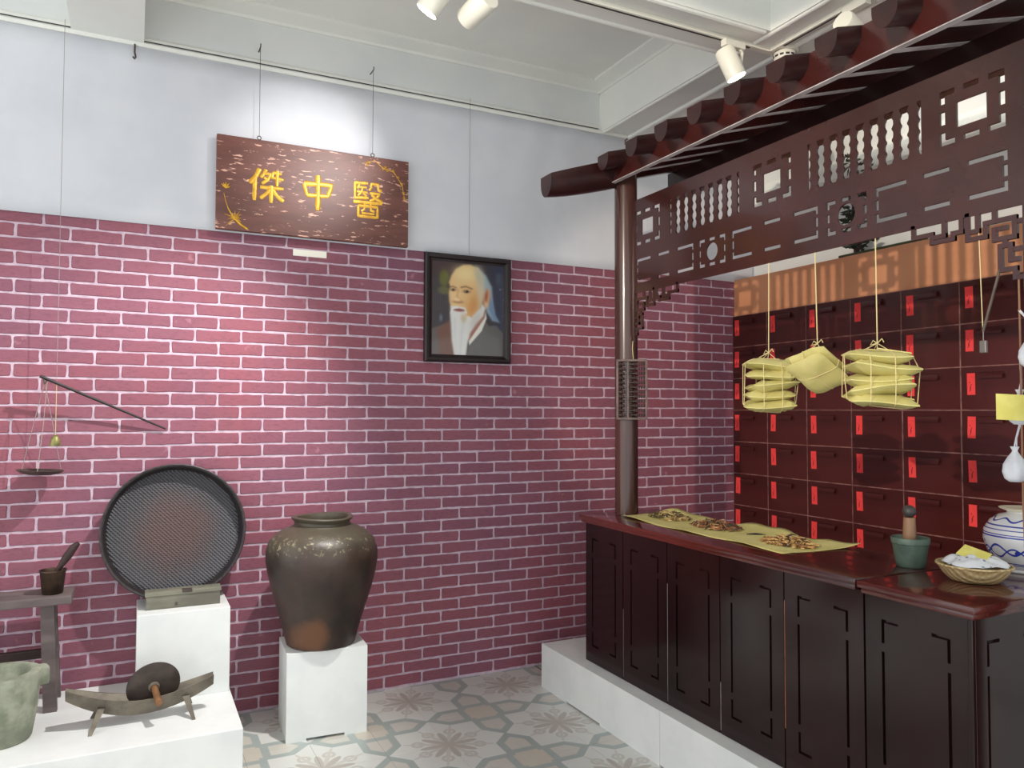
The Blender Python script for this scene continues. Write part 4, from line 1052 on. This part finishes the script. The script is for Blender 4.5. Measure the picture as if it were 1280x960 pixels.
def herb_pile(c, label, pal, rx, ry, n, seed, hgt=.03):
    r = random.Random(seed); g = Geo(); cols = []
    for k in range(n):
        rad = math.sqrt(r.random()); a = r.uniform(0, 2*PI)
        p = Vector((c[0]+rx*rad*math.cos(a), c[1]+ry*rad*math.sin(a), CT+.006+hgt*(1-rad**1.4)*r.random()))
        th = r.uniform(0, 2*PI); el = r.uniform(-.25, .45)*(1-.4*rad); l = r.uniform(.022, .058); wd = r.uniform(.0018, .0045)
        d = Vector((math.cos(th)*math.cos(el), math.sin(th)*math.cos(el), math.sin(el))); s = Vector((-math.sin(th), math.cos(th), 0)); bend = s*r.uniform(-.012, .012)+Vector((0, 0, r.uniform(-.004, .012)))
        P = [p-d*l/2, p+bend*.8, p+d*l/2]
        for q in P: q.z = max(q.z, CT+.0055)
        k0 = len(g.V); g.tube(P, [wd*.5, wd, wd*.4], 4); col = r.choice(pal); f = r.uniform(.75, 1.15)
        cols += [tuple(min(1, x*f) for x in lin(*col))]*(len(g.V)-k0)
    o = g.obj('herb_pile', M['herb'], origin=(c[0], c[1], CT))
    ca = o.data.color_attributes.new('Col', 'FLOAT_COLOR', 'POINT')
    for i, q in enumerate(cols): ca.data[i].color = (*q, 1)
    tag(o, label, 'herbs', 'dried herb piles on the yellow paper', 'stuff')
herb_pile((2.555, -1.03), 'pale stringy dried herb pile with dark leaves, nearest the post', [(188, 164, 108), (160, 130, 80), (196, 176, 124), (110, 84, 52), (70, 66, 40)], .085, .13, 260, 1, .04)
herb_pile((2.550, -1.40), 'reddish brown dried herb pile with dark bits, between two paler piles', [(150, 104, 66), (126, 70, 48), (92, 60, 40), (60, 56, 44), (172, 134, 88)], .085, .14, 260, 2, .04)
herb_pile((2.520, -1.89), 'light brown curly dried root pile, nearest the green mortar', [(190, 150, 92), (168, 124, 72), (206, 172, 112), (120, 80, 48), (74, 50, 36)], .085, .13, 280, 3, .036)
tag(Geo().tube([(2.53, -1.625, CT+.006), (2.565, -1.648, CT+.0075), (2.60, -1.675, CT+.006)], [.002, .005, .001], 6).obj('herb_sliver', M['blackwood'], origin=(2.56, -1.65, CT)), 'single dark sliver of dried herb lying alone on the yellow paper', 'herb')

m0 = Vector((2.572, -2.425, CT+.0005))
t = thing('metal_mortar', 'green patinated metal mortar standing on the counter with a pestle in it', 'mortar', m0)
Geo().lathe([(.001, 0), (.046, 0), (.049, .004), (.052, .02), (.060, .078), (.061, .083), (.064, .085), (.066, .104), (.064, .107), (.060, .105), (.052, .06), (.046, .014), (.001, .012)], 40, m0).obj('bowl', M['greenmetal'], t, True)
p0 = m0+Vector((.002, .004, 0))
t = thing('pestle', 'wooden pestle with round black knob standing in the green mortar', 'pestle', p0+Vector((0, 0, .0125)))
Geo().lathe([(.001, .0125), (.022, .0125), (.024, .04), (.023, .12), (.0215, .15), (.020, .178), (.001, .179)], 24, p0).obj('shaft', simple('pestle_wood', (138, 104, 76), (112, 84, 64), 14, (1, 1, .2), rough=.5), t, True)
Geo().lathe([(.001, .1775)]+[(.0235*math.sin(PI*k/12), .2-.0235*math.cos(PI*k/12)) for k in range(2, 12)]+[(.001, .2235)], 24, p0).obj('knob', simple('black_knob', (60, 56, 56), (46, 44, 44), 20, rough=.5), t, True)

# wicker basket with cloth and a card
b0 = Vector((2.565, -2.668, 1.0285))
g = Geo().lathe([(.001, 0), (.06, 0), (.075, .004), (.096, .025), (.111, .050), (.114, .054), (.111, .056), (.105, .051), (.092, .028), (.07, .010), (.001, .008)], 48, b0)
bk = thing('wicker_basket', 'shallow round wicker basket holding printed cloth on the counter corner', 'basket', b0)
g.obj('bowl', M['wicker'], bk, True)
Geo().tube([b0+Vector((.1125*math.cos(a*PI/24), .1125*math.sin(a*PI/24), .055)) for a in range(49)], .0045, 6, False).obj('rim', M['wicker'], bk, True)
def crumple(c, rx, ry, h, seed, n=30, m=60):
    r = random.Random(seed); ph = [r.uniform(0, 6.28) for _ in range(9)]; V = []; Fc = []
    V.append((c[0], c[1], c[2]+h))
    for j in range(1, n+1):
        q = j/n
        for i in range(m):
            a = 2*PI*i/m; k = 1+.07*math.sin(3*a+ph[0])+.05*math.sin(7*a+ph[1])
            z = h*(1-q**2.6)+h*.22*math.sin(4*a+ph[2]+q*5)*math.sin(q*7+ph[3])*(1-q*.5)+h*.12*math.sin(9*a+ph[4]-q*6)*q
            V.append((c[0]+rx*q*k*math.cos(a), c[1]+ry*q*k*math.sin(a), c[2]+max(z, -.004)))
    for i in range(m): Fc.append((0, 1+i, 1+(i+1) % m))
    for j in range(n-1):
        for i in range(m): Fc.append((1+j*m+i, 1+(j+1)*m+i, 1+(j+1)*m+(i+1) % m, 1+j*m+(i+1) % m))
    Fc.append(tuple(1+(n-1)*m+i for i in range(m-1, -1, -1)))
    return V, Fc
V, Fc = crumple((b0.x, b0.y, b0.z+.060), .100, .100, .028, 5)
tag(obj('printed_cloth', V, Fc, M['cloth_print'], smooth=True, origin=(b0.x, b0.y, b0.z+.03)), 'crumpled white printed cloth lying in the wicker basket', 'cloth')
mm = Matrix.Translation((b0.x-.012, b0.y-.008, b0.z+.093)) @ Matrix.Rotation(math.radians(-56.9), 4, 'Z') @ Matrix.Rotation(math.radians(30), 4, 'X') @ Matrix.Rotation(math.radians(-28), 4, 'Z')
tag(Geo().box(-.044, .044, -.029, .029, -.001, .001).xf(mm).obj('name_card', M['card'], origin=mm.translation), 'blank yellow card lying on the cloth in the basket', 'card')

# porcelain jar
q0 = Vector((2.900, -2.645, 1.0285))
t = thing('porcelain_jar', 'blue and white porcelain jar beside the wicker basket', 'jar', q0)
Geo().lathe([(.001, 0), (.082, 0), (.085, .004), (.084, .012), (.098, .030), (.124, .070), (.135, .110), (.132, .145), (.112, .178), (.085, .198), (.062, .205), (.058, .208), (.058, .214), (.001, .214)], 56, q0).obj('jar_body', M['porcelain'], t, True)
Geo().lathe([(.001, .212), (.062, .213), (.082, .222), (.084, .225), (.06, .226), (.001, .222)], 40, q0).obj('lid', simple('cream_lid', (236, 228, 200), rough=.3), t, True)
mm = Matrix.Translation((2.8185, -2.7395, 1.1885)) @ Matrix.Rotation(math.radians(-40.8), 4, 'Z') @ Matrix.Rotation(math.radians(59), 4, 'X') @ Matrix.Rotation(math.radians(-14), 4, 'Z')
tag(Geo().box(-.028, .028, -.042, .042, -.001, .001).xf(mm).obj('name_card', M['card'], origin=mm.translation), 'blank yellow card leaning on the porcelain jar', 'card')

# ------------------------------------------------------------------ things hanging at the right end
HY = -2.895
tag(Geo().tube([(PXC, HY, 2.02), (PXC-.002, HY-.002, 1.8), (PXC+.002, HY+.001, 1.55), (PXC, HY, 1.32), (PXC+.003, HY-.002, 1.12)], .003, 6).obj('bag_cord', simple('brown_cord', (150, 110, 84), rough=.8), origin=(PXC, HY, 1.6)), 'brown cord hanging from the lattice bracket with cloth bags on it', 'cord')
def cloth_bag(c, s, label, neck):
    t = thing('cloth_bag', label, 'bag', c, 'small white cloth bags on the cord')
    g = Geo().lathe([(.001, 0), (.020, .001), (.034, .012), (.040, .035), (.036, .06), (.022, .085), (.010, .102), (.008, .108), (.014, .122), (.001, .122)], 20)
    for i, v in enumerate(g.V):
        a = math.atan2(v.y, v.x); k = (1+.08*math.sin(5*a+v.z*30))*s; g.V[i] = Vector(c)+Vector((v.x*k, v.y*k, v.z*s))
    g.obj('pouch', M['cloth'], t, True)
    top = Vector(c)+Vector((0, 0, .106*s))
    Geo().tube([top+Vector((-.009*s, 0, 0)), top+Vector((-.004, -.006, .04)), Vector((PXC, HY+.002, top.z+neck))], .0022, 5).tube([top+Vector((.009*s, 0, 0)), top+Vector((.006, -.002, .04)), Vector((PXC, HY-.002, top.z+neck))], .0022, 5).obj('tie_string', M['cloth'], t)
cloth_bag((PXC-.004, -2.876, 1.383), .9, 'white cloth bag hanging lowest on the cord below the yellow tag', .10)
cloth_bag((PXC-.03, -2.944, 1.735), .85, 'white cloth bag hanging on the cord above the yellow tag', .09)
cloth_bag((PXC+.012, -2.885, 1.560), .9, 'white cloth bag hanging directly behind the yellow tag', .12)
mm = Matrix.Translation((PXC-.040, -2.896, 1.614)) @ Matrix.Rotation(math.radians(-34), 4, 'Z') @ Matrix.Rotation(PI/2-.12, 4, 'X') @ Matrix.Rotation(math.radians(-3), 4, 'Z')
tag(Geo().box(-.050, .050, -.040, .040, -.001, .001).xf(mm).obj('paper_tag', M['card'], origin=mm.translation), 'bright yellow paper tag fixed to a cloth bag on the cord', 'tag')
t = thing('hanging_rod', 'thin dark metal rod hanging at a slant from the lattice bracket', 'rod', (PXC, -2.79, 1.85))
Geo().tube([(PXC-.002, -2.838, 2.050), (PXC-.003, -2.782, 1.86)], .0045, 8).obj('rod', M['iron'], t)
Geo().bbox(PXC-.008, PXC+.004, -2.793, -2.771, 1.79, 1.83, .003).obj('weight', M['steel'], t)
Geo().tube([(PXC-.002, -2.782, 1.862), (PXC-.002, -2.782, 1.825)], .0012, 5).obj('link_thread', M['thread'], t)
Geo().tube([(PXC-.003, -2.7815, 1.862), (PXC-.002, -2.772, LZ0+.002)], .0015, 5).obj('hanging_thread', M['string'], t)

bpy.context.view_layer.update()
